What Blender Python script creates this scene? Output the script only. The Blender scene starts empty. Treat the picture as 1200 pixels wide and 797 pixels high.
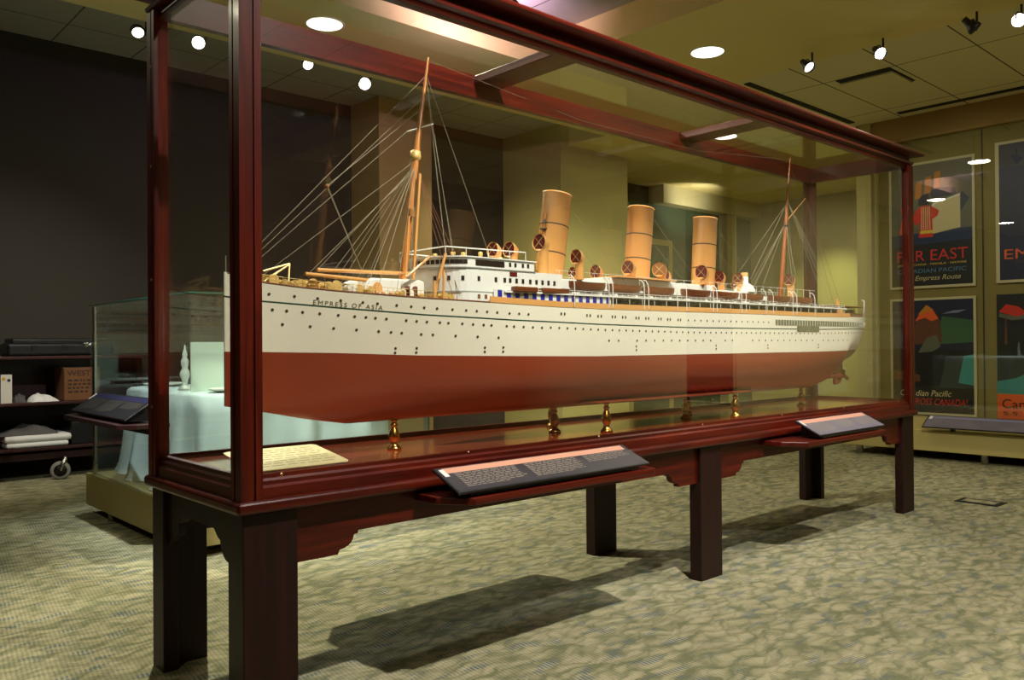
import bpy, bmesh, math, random
from mathutils import Vector, Matrix, Quaternion
random.seed(7)
C = bpy.context.scene.collection
PI = math.pi
def R(a): return math.radians(a)

# ------------------------------------------------------------------ materials
def srgb(r, g, b):
    f = lambda c: (c/255/12.92) if c/255 <= 0.04045 else ((c/255+0.055)/1.055)**2.4
    return (f(r), f(g), f(b), 1)
M = {}
def new_mat(name):
    m = bpy.data.materials.new(name); m.use_nodes = True
    nt = m.node_tree
    return m, nt, nt.nodes['Principled BSDF']
def setin(n, k, v):
    if k in n.inputs: n.inputs[k].default_value = v
def plain(name, col, rough=0.6, metal=0, coat=0, noise=0, nscale=6, spec=None, bump=0):
    m, nt, p = new_mat(name)
    c = srgb(*col); setin(p, 'Base Color', c); setin(p, 'Roughness', rough); setin(p, 'Metallic', metal)
    if coat: setin(p, 'Coat Weight', coat); setin(p, 'Coat Roughness', 0.08)
    if spec is not None: setin(p, 'Specular IOR Level', spec)
    if noise or bump:
        tc = nt.nodes.new('ShaderNodeTexCoord'); n = nt.nodes.new('ShaderNodeTexNoise')
        n.inputs['Scale'].default_value = nscale; n.inputs['Detail'].default_value = 4
        nt.links.new(tc.outputs['Object'], n.inputs['Vector'])
        if noise:
            r = nt.nodes.new('ShaderNodeValToRGB')
            r.color_ramp.elements[0].position = .3; r.color_ramp.elements[1].position = .7
            r.color_ramp.elements[0].color = tuple(x*(1-noise) for x in c[:3])+(1,)
            r.color_ramp.elements[1].color = tuple(min(1, x*(1+noise)) for x in c[:3])+(1,)
            nt.links.new(n.outputs['Fac'], r.inputs['Fac']); nt.links.new(r.outputs['Color'], p.inputs['Base Color'])
        if bump:
            b = nt.nodes.new('ShaderNodeBump'); b.inputs['Strength'].default_value = bump; b.inputs['Distance'].default_value = .005
            nt.links.new(n.outputs['Fac'], b.inputs['Height']); nt.links.new(b.outputs['Normal'], p.inputs['Normal'])
    M[name] = m; return m
def wood(name, dark, mid, light, axis=0, rough=.34, coat=.12, bscale=1):
    m, nt, p = new_mat(name)
    tc = nt.nodes.new('ShaderNodeTexCoord'); mp = nt.nodes.new('ShaderNodeMapping')
    s = [38, 38, 38]; s[axis] = 2.2
    mp.inputs['Scale'].default_value = s
    n = nt.nodes.new('ShaderNodeTexNoise'); n.inputs['Scale'].default_value = bscale; n.inputs['Detail'].default_value = 6
    n.inputs['Roughness'].default_value = .65; n.inputs['Distortion'].default_value = .4
    r = nt.nodes.new('ShaderNodeValToRGB')
    e = r.color_ramp.elements; e[0].position = .28; e[0].color = srgb(*dark); e[1].position = .75; e[1].color = srgb(*light)
    x = e.new(.5); x.color = srgb(*mid)
    nt.links.new(tc.outputs['Object'], mp.inputs['Vector']); nt.links.new(mp.outputs['Vector'], n.inputs['Vector'])
    nt.links.new(n.outputs['Fac'], r.inputs['Fac']); nt.links.new(r.outputs['Color'], p.inputs['Base Color'])
    setin(p, 'Roughness', rough); setin(p, 'Coat Weight', coat); setin(p, 'Coat Roughness', .1); setin(p, 'Specular IOR Level', .35)
    M[name] = m; return m
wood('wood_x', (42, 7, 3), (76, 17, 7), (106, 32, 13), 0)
wood('wood_y', (40, 7, 3), (70, 16, 7), (98, 30, 13), 1)
wood('wood_z', (42, 7, 3), (78, 18, 7), (110, 34, 14), 2)
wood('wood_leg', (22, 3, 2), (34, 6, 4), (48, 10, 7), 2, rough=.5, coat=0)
wood('wood_deck', (110, 40, 20), (146, 60, 32), (176, 84, 46), 0, rough=.2, coat=.7)
wood('mast_wood', (160, 94, 40), (204, 134, 66), (226, 166, 98), 2, rough=.4, coat=.3)
wood('mast_red', (116, 54, 16), (150, 74, 22), (180, 98, 36), 2, rough=.4, coat=.2)
wood('boat_wood', (92, 46, 22), (124, 66, 32), (150, 88, 48), 0, rough=.35, coat=.3)
wood('cart_wood', (34, 12, 10), (50, 17, 14), (66, 24, 20), 0, rough=.45, coat=.2)
plain('hull_white', (240, 234, 212), .32, coat=.25, noise=.03, nscale=3)
plain('hull_red', (138, 58, 36), .3, coat=.4, noise=.06, nscale=2.5)
plain('hull_green', (24, 66, 44), .4)
plain('ochre', (224, 164, 94), .3, coat=.5, noise=.04, nscale=8)
plain('ochre_dark', (150, 96, 44), .5)
plain('ship_white', (232, 232, 222), .45)
plain('ship_grey', (150, 150, 140), .5)
plain('deck_tan', (186, 148, 96), .6, noise=.12, nscale=60)
plain('window_dark', (40, 32, 24), .35)
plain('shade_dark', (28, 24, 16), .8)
plain('port_dark', (70, 62, 44), .4)
plain('gallery_green', (116, 116, 84), .6, noise=.3, nscale=70)
plain('boat_shade_brown', (62, 44, 26), .6)  # shade colour for the band beneath the lifeboats
plain('cowl_red', (92, 20, 18), .45)
plain('curtain_blue', (26, 34, 150), .6)
plain('brass', (196, 150, 78), .22, metal=1)
plain('brass_pale', (206, 182, 126), .4, metal=1)
plain('gold_gear', (222, 186, 110), .4, metal=.25)
plain('rope', (150, 140, 112), .7)
plain('rope_brown', (124, 74, 44), .7)
plain('wire_dark', (54, 42, 30), .6)
plain('name_gold', (92, 78, 40), .45, metal=.4)
plain('panel_black', (44, 42, 52), .3, coat=.2)
plain('panel_edge', (16, 16, 18), .35)
plain('panel_band', (206, 150, 124), .35)
plain('panel_dim', (30, 30, 34), .3)
plain('panel_blue', (34, 34, 62), .35)
plain('panel_text', (150, 140, 126), .5)
plain('panel_text_dim', (72, 66, 58), .5)
plain('panel_white', (232, 222, 214), .4)
plain('panel_grey', (112, 106, 116), .3, noise=.15, nscale=9)
plain('plate_cream', (226, 214, 158), .35, noise=.04, nscale=20)
plain('plate_text', (168, 150, 96), .5)
plain('steel', (180, 178, 170), .25, metal=1)
plain('black_metal', (14, 13, 13), .4)
plain('chrome_dark', (52, 48, 44), .3, metal=.8)
plain('paint_olive', (176, 166, 100), .75, noise=.03, nscale=1.5)
plain('paint_tan', (176, 150, 96), .8, noise=.03, nscale=1.2)
plain('paint_soffit', (236, 218, 146), .85, noise=.03, nscale=1.2)
plain('paint_dark', (54, 49, 42), .85, noise=.05, nscale=1.3)
plain('paint_brown', (156, 124, 66), .8, noise=.04, nscale=1.1)
plain('paint_cream', (200, 190, 140), .8, noise=.03, nscale=1.1)
plain('paint_green', (70, 84, 56), .7, noise=.06, nscale=2)
plain('paint_wallcase', (132, 120, 62), .75, noise=.04, nscale=1.4)
plain('base_olive', (182, 166, 98), .6, noise=.03, nscale=2)
plain('base_dim', (150, 134, 78), .6, noise=.03, nscale=2)
plain('vent_black', (20, 18, 12), .8)
plain('cloth_white', (206, 222, 222), .9, noise=.03, nscale=4, bump=.25)
plain('linen', (214, 212, 210), .9, bump=.5, nscale=18)
plain('linen_grey', (84, 80, 80), .9, bump=.5, nscale=18)
plain('china', (224, 226, 214), .2, coat=.5)
plain('card_pale', (206, 220, 202), .7)
plain('case_black', (16, 15, 17), .35)
plain('cardboard', (104, 66, 34), .8, noise=.1, nscale=12)
plain('ink', (36, 24, 16), .8)
plain('box_white', (200, 196, 184), .6)
plain('box_blue', (24, 34, 66), .5)
plain('box_yellow', (180, 150, 40), .5)
plain('rubber', (120, 116, 110), .6)
plain('rim_green', (30, 90, 76), .15, coat=.6)
plain('frame_cream', (200, 190, 146), .6)
plain('p_navy', (22, 26, 54), .5)
plain('p_black', (16, 17, 16), .5)
plain('p_grey', (96, 96, 78), .5, noise=.08, nscale=4)
plain('p_sea', (24, 44, 76), .5)
plain('p_cream', (206, 192, 140), .5)
plain('p_ochre', (190, 120, 24), .5)
plain('p_red', (206, 44, 22), .5)
plain('p_orange', (226, 92, 28), .5)
plain('p_yellow', (220, 190, 60), .5)
plain('p_blue', (84, 128, 160), .5)
plain('p_teal', (40, 136, 130), .5)
plain('p_green', (52, 92, 58), .5)
plain('p_lilac', (128, 128, 156), .5)
plain('p_white', (226, 222, 204), .5)
plain('p_brown', (96, 56, 30), .5)

def emis(name, col, st):
    m = bpy.data.materials.new(name); m.use_nodes = True; nt = m.node_tree
    nt.nodes.remove(nt.nodes['Principled BSDF'])
    e = nt.nodes.new('ShaderNodeEmission'); e.inputs['Color'].default_value = col; e.inputs['Strength'].default_value = st
    nt.links.new(e.outputs[0], nt.nodes['Material Output'].inputs['Surface']); M[name] = m
emis('lamp_disc', (1, .96, .86, 1), 3.2)
emis('lamp_spot', (1, .97, .92, 1), 14)
emis('lamp_spot_low', (1, .9, .8, 1), 5)

def glass(name, tint, r0=.045):
    m = bpy.data.materials.new(name); m.use_nodes = True; nt = m.node_tree
    nt.nodes.remove(nt.nodes['Principled BSDF'])
    t = nt.nodes.new('ShaderNodeBsdfTransparent'); t.inputs['Color'].default_value = tint
    g = nt.nodes.new('ShaderNodeBsdfGlossy'); g.inputs['Roughness'].default_value = 0; g.inputs['Color'].default_value = (1, 1, 1, 1)
    lw = nt.nodes.new('ShaderNodeLayerWeight'); lw.inputs['Blend'].default_value = .5
    pw = nt.nodes.new('ShaderNodeMath'); pw.operation = 'POWER'; pw.inputs[1].default_value = 5
    ma = nt.nodes.new('ShaderNodeMath'); ma.operation = 'MULTIPLY_ADD'; ma.inputs[1].default_value = 1-r0; ma.inputs[2].default_value = r0
    mx = nt.nodes.new('ShaderNodeMixShader')
    nt.links.new(lw.outputs['Facing'], pw.inputs[0]); nt.links.new(pw.outputs[0], ma.inputs[0])
    nt.links.new(ma.outputs[0], mx.inputs[0]); nt.links.new(t.outputs[0], mx.inputs[1]); nt.links.new(g.outputs[0], mx.inputs[2])
    nt.links.new(mx.outputs[0], nt.nodes['Material Output'].inputs['Surface']); M[name] = m
glass('glass_clear', (.985, .99, .975, 1))
glass('glass_green', (.95, .98, .965, 1))

def carpet():
    m, nt, p = new_mat('carpet'); L = nt.links.new
    tc = nt.nodes.new('ShaderNodeTexCoord')
    n0 = nt.nodes.new('ShaderNodeTexNoise'); n0.inputs['Scale'].default_value = 9; n0.inputs['Detail'].default_value = 3
    L(tc.outputs['Object'], n0.inputs['Vector'])
    mx = nt.nodes.new('ShaderNodeMix'); mx.data_type = 'VECTOR'; mx.inputs['Factor'].default_value = .11
    L(tc.outputs['Object'], mx.inputs['A']); L(n0.outputs['Color'], mx.inputs['B'])
    mp = nt.nodes.new('ShaderNodeMapping'); mp.inputs['Rotation'].default_value = (0, 0, R(-35)); mp.inputs['Scale'].default_value = (10.5, 25, 1)
    L(mx.outputs['Result'], mp.inputs['Vector'])
    v = nt.nodes.new('ShaderNodeTexVoronoi'); v.inputs['Scale'].default_value = 1.15; v.feature = 'SMOOTH_F1'
    try: v.inputs['Smoothness'].default_value = .25
    except Exception: pass
    L(mp.outputs['Vector'], v.inputs['Vector'])
    n1 = nt.nodes.new('ShaderNodeTexNoise'); n1.inputs['Scale'].default_value = 1.3; n1.inputs['Detail'].default_value = 3
    L(mp.outputs['Vector'], n1.inputs['Vector'])
    add = nt.nodes.new('ShaderNodeMath'); add.operation = 'MULTIPLY_ADD'; add.inputs[1].default_value = .55
    L(v.outputs['Distance'], add.inputs[0]); L(n1.outputs['Fac'], add.inputs[2])
    r = nt.nodes.new('ShaderNodeValToRGB'); e = r.color_ramp.elements
    e[0].position = .50; e[0].color = srgb(176, 167, 134); e[1].position = 1.02; e[1].color = srgb(124, 124, 93)
    a = e.new(.70); a.color = srgb(164, 157, 123); b = e.new(.84); b.color = srgb(148, 144, 111)
    L(add.outputs[0], r.inputs['Fac'])
    ve = nt.nodes.new('ShaderNodeTexVoronoi'); ve.feature = 'DISTANCE_TO_EDGE'; ve.inputs['Scale'].default_value = 1.15; L(mp.outputs['Vector'], ve.inputs['Vector'])
    re_ = nt.nodes.new('ShaderNodeValToRGB'); re_.color_ramp.elements[0].position = .03; re_.color_ramp.elements[0].color = (1, 1, 1, 1); re_.color_ramp.elements[1].position = .13; re_.color_ramp.elements[1].color = (0, 0, 0, 1)
    L(ve.outputs['Distance'], re_.inputs['Fac'])
    ms = nt.nodes.new('ShaderNodeMath'); ms.operation = 'MULTIPLY'; ms.inputs[1].default_value = .2; L(re_.outputs['Color'], ms.inputs[0])
    c0 = nt.nodes.new('ShaderNodeMix'); c0.data_type = 'RGBA'; c0.inputs['B'].default_value = srgb(86, 90, 66)
    L(ms.outputs[0], c0.inputs['Factor']); L(r.outputs['Color'], c0.inputs['A'])
    # blue grey flecks
    n2 = nt.nodes.new('ShaderNodeTexNoise'); n2.inputs['Scale'].default_value = 9; n2.inputs['Detail'].default_value = 2
    mp2 = nt.nodes.new('ShaderNodeMapping'); mp2.inputs['Rotation'].default_value = (0, 0, R(-35)); mp2.inputs['Scale'].default_value = (.8, 2.2, 1)
    L(tc.outputs['Object'], mp2.inputs['Vector']); L(mp2.outputs['Vector'], n2.inputs['Vector'])
    r2 = nt.nodes.new('ShaderNodeValToRGB'); r2.color_ramp.elements[0].position = .56; r2.color_ramp.elements[1].position = .66
    L(n2.outputs['Fac'], r2.inputs['Fac'])
    # fine woven diagonal cord
    w = nt.nodes.new('ShaderNodeTexWave'); w.inputs['Scale'].default_value = 24; w.inputs['Distortion'].default_value = 1.2; w.inputs['Detail'].default_value = 1
    mp3 = nt.nodes.new('ShaderNodeMapping'); mp3.inputs['Rotation'].default_value = (0, 0, R(8))
    L(tc.outputs['Object'], mp3.inputs['Vector']); L(mp3.outputs['Vector'], w.inputs['Vector'])
    mulb = nt.nodes.new('ShaderNodeMath'); mulb.operation = 'MULTIPLY'; L(r2.outputs['Color'], mulb.inputs[0]); L(w.outputs['Fac'], mulb.inputs[1])
    mb = nt.nodes.new('ShaderNodeMath'); mb.operation = 'MULTIPLY'; mb.inputs[1].default_value = .9; L(mulb.outputs[0], mb.inputs[0])
    c1 = nt.nodes.new('ShaderNodeMix'); c1.data_type = 'RGBA'; c1.inputs['B'].default_value = srgb(92, 106, 118)
    L(mb.outputs[0], c1.inputs['Factor']); L(c0.outputs['Result'], c1.inputs['A'])
    c2 = nt.nodes.new('ShaderNodeMix'); c2.data_type = 'RGBA'; c2.blend_type = 'MULTIPLY'; c2.inputs['B'].default_value = (.62, .62, .56, 1)
    sw = nt.nodes.new('ShaderNodeMath'); sw.operation = 'MULTIPLY'; sw.inputs[1].default_value = .5
    L(w.outputs['Fac'], sw.inputs[0]); L(sw.outputs[0], c2.inputs['Factor']); L(c1.outputs['Result'], c2.inputs['A'])
    L(c2.outputs['Result'], p.inputs['Base Color'])
    setin(p, 'Roughness', .95); setin(p, 'Specular IOR Level', .1)
    bp = nt.nodes.new('ShaderNodeBump'); bp.inputs['Strength'].default_value = .35; bp.inputs['Distance'].default_value = .004
    L(w.outputs['Fac'], bp.inputs['Height']); L(bp.outputs['Normal'], p.inputs['Normal'])
    M['carpet'] = m
carpet()

def tiles(name, base, line, x0, px, y0, py, wx=.012):
    """lay-in ceiling tiles: grid lines at x0+k*px and y0+k*py"""
    m, nt, p = new_mat(name); L = nt.links.new
    tc = nt.nodes.new('ShaderNodeTexCoord'); sp = nt.nodes.new('ShaderNodeSeparateXYZ'); L(tc.outputs['Object'], sp.inputs[0])
    def gl(sock, off, per, w):
        a = nt.nodes.new('ShaderNodeMath'); a.operation = 'SUBTRACT'; a.inputs[1].default_value = off-50*per; L(sock, a.inputs[0])
        b = nt.nodes.new('ShaderNodeMath'); b.operation = 'MODULO'; b.inputs[1].default_value = per; L(a.outputs[0], b.inputs[0])
        c = nt.nodes.new('ShaderNodeMath'); c.operation = 'LESS_THAN'; c.inputs[1].default_value = w; L(b.outputs[0], c.inputs[0]); return c
    g1 = gl(sp.outputs['X'], x0, px, wx); g2 = gl(sp.outputs['Y'], y0, py, wx)
    mxx = nt.nodes.new('ShaderNodeMath'); mxx.operation = 'MAXIMUM'; L(g1.outputs[0], mxx.inputs[0]); L(g2.outputs[0], mxx.inputs[1])
    mx = nt.nodes.new('ShaderNodeMix'); mx.data_type = 'RGBA'; mx.inputs['A'].default_value = srgb(*base); mx.inputs['B'].default_value = srgb(*line)
    L(mxx.outputs[0], mx.inputs['Factor']); L(mx.outputs['Result'], p.inputs['Base Color'])
    n = nt.nodes.new('ShaderNodeTexNoise'); n.inputs['Scale'].default_value = 120
    L(tc.outputs['Object'], n.inputs['Vector'])
    bp = nt.nodes.new('ShaderNodeBump'); bp.inputs['Strength'].default_value = .2; bp.inputs['Distance'].default_value = .003
    L(n.outputs['Fac'], bp.inputs['Height']); L(bp.outputs['Normal'], p.inputs['Normal'])
    setin(p, 'Roughness', .95); M[name] = m
tiles('tile_high', (176, 172, 160), (96, 92, 84), .905, .61, 4.99, 1.22)
tiles('tile_low', (228, 220, 172), (96, 86, 52), 5.38+.58, 1.22, .30, .61)

# ------------------------------------------------------------------ geometry helpers
class MB:
    def __init__(s): s.v = []; s.f = []; s.m = []; s.sm = []
    def add(s, vs, fs, mi=0, smooth=False):
        o = len(s.v); s.v += [tuple(v) for v in vs]
        for f in fs: s.f.append([i+o for i in f]); s.m.append(mi); s.sm.append(smooth)
        return s
    def box(s, x0, x1, y0, y1, z0, z1, mi=0):
        v = [(x, y, z) for x in (x0, x1) for y in (y0, y1) for z in (z0, z1)]
        return s.add(v, [(0, 1, 3, 2), (4, 6, 7, 5), (0, 4, 5, 1), (2, 3, 7, 6), (0, 2, 6, 4), (1, 5, 7, 3)], mi)
    def obox(s, c, ax, ay, az, mi=0):
        """oriented box: centre and three half-extent vectors"""
        c = Vector(c); ax = Vector(ax); ay = Vector(ay); az = Vector(az)
        v = [c+i*ax+j*ay+k*az for i in (-1, 1) for j in (-1, 1) for k in (-1, 1)]
        return s.add(v, [(0, 1, 3, 2), (4, 6, 7, 5), (0, 4, 5, 1), (2, 3, 7, 6), (0, 2, 6, 4), (1, 5, 7, 3)], mi)
    def prism(s, pts, axis, a, b, mi=0):
        """closed 2-D outline extruded along an axis; pts are the other two coordinates in xyz order"""
        n = len(pts)
        def mk(p, t):
            if axis == 0: return (t, p[0], p[1])
            if axis == 1: return (p[0], t, p[1])
            return (p[0], p[1], t)
        v = [mk(p, a) for p in pts]+[mk(p, b) for p in pts]
        fs = [tuple(range(n)), tuple(range(2*n-1, n-1, -1))]+[(i, (i+1) % n, n+(i+1) % n, n+i) for i in range(n)]
        return s.add(v, fs, mi)
    def tube(s, pts, r, n=8, mi=0, caps=True, smooth=True):
        pts = [Vector(p) for p in pts]; k = len(pts)
        rs = r if isinstance(r, (list, tuple)) else [r]*k
        rings = []; up = None
        for i, p in enumerate(pts):
            d = (pts[min(i+1, k-1)]-pts[max(i-1, 0)]).normalized()
            if up is None or abs(up.dot(d)) > .95: up = Vector((0, 0, 1)) if abs(d.z) < .9 else Vector((1, 0, 0))
            a = d.cross(up).normalized(); b = a.cross(d).normalized(); up = b
            rings.append([p+rs[i]*(math.cos(2*PI*j/n)*a+math.sin(2*PI*j/n)*b) for j in range(n)])
        v = [q for g in rings for q in g]; fs = []
        for i in range(k-1):
            for j in range(n): fs.append((i*n+j, i*n+(j+1) % n, (i+1)*n+(j+1) % n, (i+1)*n+j))
        s.add(v, fs, mi, smooth)
        if caps:
            s.add(rings[0], [tuple(range(n-1, -1, -1))], mi); s.add(rings[-1], [tuple(range(n))], mi)
        return s
    def lathe(s, prof, c, axis=(0, 0, 1), n=20, mi=0, sx=1, sy=1):
        """profile of (radius, height) turned about an axis through c"""
        ax = Vector(axis).normalized(); t = Vector((1, 0, 0)) if abs(ax.x) < .9 else Vector((0, 1, 0))
        b = ax.cross(t).normalized(); a = b.cross(ax).normalized(); c = Vector(c)
        v = [c+ax*h+r*(math.cos(2*PI*j/n)*a*sx+math.sin(2*PI*j/n)*b*sy) for r, h in prof for j in range(n)]
        fs = [(i*n+j, i*n+(j+1) % n, (i+1)*n+(j+1) % n, (i+1)*n+j) for i in range(len(prof)-1) for j in range(n)]
        s.add(v, fs, mi, True)
        return s
    def disc(s, c, nrm, r, n=12, mi=0, e=1.0):
        nn = Vector(nrm).normalized(); t = Vector((0, 0, 1)) if abs(nn.z) < .9 else Vector((1, 0, 0))
        a = nn.cross(t).normalized(); b = a.cross(nn).normalized(); c = Vector(c)
        v = [c+r*(math.cos(2*PI*j/n)*a*e+math.sin(2*PI*j/n)*b) for j in range(n)]
        return s.add(v, [tuple(range(n))], mi)
    def build(s, name, mats, parent=None, bevel=0, seg=2, loc=None, recalc=True):
        me = bpy.data.meshes.new(name)
        o = bpy.data.objects.new(name, me); C.objects.link(o)
        org = Vector((0, 0, 0))
        if parent is not None:
            org = WORLD[parent.name]
        elif loc is not None: org = Vector(loc)
        me.from_pydata([tuple(Vector(v)-org) for v in s.v], [], s.f); me.validate(); me.update()
        if not isinstance(mats, (list, tuple)): mats = [mats]
        for m in mats: me.materials.append(M[m])
        for i, p in enumerate(me.polygons):
            if i < len(s.m): p.material_index = s.m[i]; p.use_smooth = s.sm[i]
        if recalc:
            bm = bmesh.new(); bm.from_mesh(me); bmesh.ops.recalc_face_normals(bm, faces=bm.faces); bm.to_mesh(me); bm.free()
        if parent is not None:
            o.parent = parent; WORLD[o.name] = org
        else:
            o.location = org; WORLD[o.name] = org
        if bevel:
            b = o.modifiers.new('bevel', 'BEVEL'); b.width = bevel; b.segments = seg; b.limit_method = 'ANGLE'
        return o
WORLD = {}
def tag(o, label=None, cat=None, group=None, kind=None):
    if label: o['label'] = label
    if cat: o['category'] = cat
    if group: o['group'] = group
    if kind: o['kind'] = kind
    return o
def thing(name, loc, label, cat, group=None):
    o = bpy.data.objects.new(name, None); C.objects.link(o); o.location = loc; o.empty_display_size = .05
    WORLD[o.name] = Vector(loc); return tag(o, label, cat, group)
def struct(name, mb, mat, **k):
    return tag(mb.build(name, mat, **k), kind='structure')
def dup(root, loc, label=None, group=None, rotz=None):
    r = root.copy(); C.objects.link(r); r.location = loc
    WORLD[r.name] = Vector(loc)
    if rotz is not None: r.rotation_euler = (0, 0, rotz)
    if label: r['label'] = label
    if group: r['group'] = group
    for ch in list(root.children):
        c = ch.copy(); C.objects.link(c); c.parent = r
        for g in list(ch.children):
            d = g.copy(); C.objects.link(d); d.parent = c
    return r
def lerp(tab, x):
    if x <= tab[0][0]: return tab[0][1]
    for (a, b), (c, d) in zip(tab, tab[1:]):
        if x <= c: return b+(d-b)*(x-a)/(c-a)
    return tab[-1][1]
def sstep(a, b, x):
    t = max(0, min(1, (x-a)/(b-a))); return t*t*(3-2*t)
def text(name, s, mat, parent, origin, right, up, height, width=None, depth=.0015, shear=0):
    cu = bpy.data.curves.new('tmp', 'FONT'); cu.body = s; cu.size = 1; cu.shear = shear; cu.resolution_u = 3
    to = bpy.data.objects.new('tmp', cu); C.objects.link(to)
    dg = bpy.context.evaluated_depsgraph_get(); me = bpy.data.meshes.new_from_object(to.evaluated_get(dg))
    bpy.data.objects.remove(to); bpy.data.curves.remove(cu)
    vs = [v.co.copy() for v in me.vertices]; fs = [tuple(p.vertices) for p in me.polygons]; bpy.data.meshes.remove(me)
    x0 = min(v.x for v in vs); x1 = max(v.x for v in vs); y0 = min(v.y for v in vs); y1 = max(v.y for v in vs)
    k = height/(y1-y0); kx = (width/(x1-x0)) if width else k
    Rv = Vector(right).normalized(); Uv = Vector(up).normalized(); N = Rv.cross(Uv); O = Vector(origin)
    mb = MB(); mb.add([O+Rv*(v.x-x0)*kx+Uv*(v.y-y0)*k+N*depth for v in vs], fs)
    return mb.build(name, mat, parent, recalc=False)

# ------------------------------------------------------------------ the room
HC, HS = 3.43, 3.20
struct('floor', MB().box(-4, 11.2, -7, 5.6, -.1, 0), 'carpet')
b = MB().box(-4, 3.82, -7, 2.81, HC, HC+.1).box(-4, 5.9, 3.95, 5.6, HC, HC+.1)
struct('ceiling', b, 'tile_high')
struct('trim_1', MB().box(5.38, 7.64, -7, 2.0, HS, HS+.06), 'tile_low')
b = MB().box(3.82, 5.38, -7, 3.95, HS, HC+.12).box(-4, 3.82, 2.81, 3.95, HS, HC+.12).box(5.38, 11.2, 2.0, 3.95, HS, HC+.12)
b.box(5.9, 11.2, 3.95, 5.6, HS, HC+.12)
struct('trim_2', b, 'paint_soffit')
struct('wall_back', MB().box(-4, 11.2, 5.46, 5.6, 0, HC+.1), 'paint_dark')
struct('wall_left', MB().box(-4.1, -4, -7, 5.6, 0, HC+.1), 'paint_dark')
struct('wall_front', MB().box(-4, 11.2, -7.1, -7, 0, HC+.1), 'paint_brown')
struct('wall_right', MB().box(7.66, 7.76, -1.75, 1.98, 0, HC), 'paint_wallcase')
struct('trim_11', MB().box(7.66, 7.76, -7, -1.75, 0, HC), 'paint_cream')
struct('wall_far_right', MB().box(11.1, 11.2, 1.8, 5.6, 0, HC), 'paint_olive')
struct('trim_3', MB().box(7.56, 7.78, 1.84, 1.99, .0, HS), 'paint_olive')           # the pale pillar strip at the end of the poster wall
struct('trim_4', MB().box(7.58, 7.66, -7, 2.0, 2.96, HS), 'paint_brown')             # bulkhead above the posters
struct('trim_5', MB().box(3.68, 4.32, 4.95, 5.46, 0, HC), 'paint_tan')               # first pillar
struct('trim_6', MB().box(5.77, 6.92, 4.50, 5.46, 0, HC), 'paint_olive')               # second pillar
struct('trim_7', MB().box(8.55, 11.1, 5.20, 5.46, 2.95, HS), 'paint_cream')          # bulkhead beyond the pillars
struct('wall_alcove', MB().box(6.92, 11.1, 5.40, 5.458, 0, 2.95), 'paint_green')
struct('trim_8', MB().box(7.64, 11.1, 1.8, 1.98, 0, HS), 'paint_olive')

# door with a green frame in the alcove
d = MB()
d.box(7.95, 8.03, 5.34, 5.40, 0, 2.45).box(8.85, 8.93, 5.34, 5.40, 0, 2.45).box(8.03, 8.85, 5.34, 5.40, 2.37, 2.45)
dr = struct('door_1', d, 'paint_olive')
MB().box(8.03, 8.85, 5.36, 5.40, 0, 2.37).build('door_leaf', 'paint_green', dr)
MB().box(8.12, 8.76, 5.35, 5.36, 1.0, 2.2).build('door_panel', 'p_green', dr)
struct('trim_9', MB().box(10.2, 10.45, 5.25, 5.42, 0, 2.95), 'paint_cream')

# ceiling fittings
def recessed(x, y, label):
    t = thing('ceiling_light', (x, y, HS), label, 'ceiling light', 'round recessed ceiling lights')
    MB().lathe([(.122, -.001), (.128, -.006), (.136, -.004), (.137, 0)], (x, y, HS), n=32).build('trim_ring', 'ship_white', t)
    MB().disc((x, y, HS-.004), (0, 0, -1), .122, 32).build('diffuser', 'lamp_disc', t)
    return t
recessed(4.55, 1.74, 'round lit recessed light in the olive ceiling right of the display case top')
recessed(2.07, 3.18, 'large round lit recessed light seen through the glass roof near the case left end')
recessed(6.90, 3.12, 'small bright oval recessed light seen through the glass roof beside the right-hand crossbar')

v = MB()
x0, x1, y0, y1 = 5.97, 6.47, .96, 1.42
vt = tag(MB().box(x0, x1, y0, y1, HS-.006, HS-.001).build('ceiling_vent', 'vent_black'), 'square black-edged air vent in the ceiling tiles at upper right', 'vent')
MB().box(x0+.085, x1, y0+.02, y1, HS-.02, HS-.006).build('vent_plate', 'tile_low', vt)
tag(MB().box(7.36, 7.43, -3.5, 1.49, HS-.008, HS).build('ceiling_slot_vent', 'vent_black'), 'long thin black slot vent running along the ceiling above the posters', 'vent')
tag(MB().box(5.45, 7.40, 1.925, 1.985, HS-.008, HS).build('ceiling_slot_vent', 'vent_black'), 'long thin black slot vent just above the right end of the case crown', 'vent')

def spot_head(parent, p, aim, r=.045, lens='lamp_spot', body='black_metal', yoke=True):
    p = Vector(p); d = (Vector(aim)-p).normalized()
    b = MB().lathe([(.0, -.09), (r*.45, -.085), (r*.5, -.05), (r*.75, -.02), (r, 0), (r, .02), (r*.93, .02), (r*.9, .0)], p, d, 18)
    h = b.build('lamp_head', body, parent)
    MB().disc(p+d*.004, d, r*.9, 18).build('lens', lens, h)
    return h
def track_light(x, y, z, aim, label, ceil, lens='lamp_spot', box=True, group='track spotlights', r=.045):
    t = thing('track_spotlight', (x, y, ceil), label, 'spotlight', group)
    if box: MB().box(x-.13, x+.13, y-.02, y+.02, ceil-.035, ceil).build('track_adapter', 'black_metal', t, bevel=.003)
    MB().tube([(x+.06, y, ceil-.03), (x+.06, y, z+.06), (x+.05, y, z)], .008, 8).build('stem', 'black_metal', t)
    cu = MB(); pts = [(x+.052*math.cos(a), y, z+.052*math.sin(a)) for a in [R(t_) for t_ in range(-10, 200, 15)]]
    cu.tube(pts, .005, 6); cu.build('yoke', 'black_metal', t)
    spot_head(t, (x, y, z), aim, r, lens)
    return t
CAM = Vector((-.874, -1.946, .9545))
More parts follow.
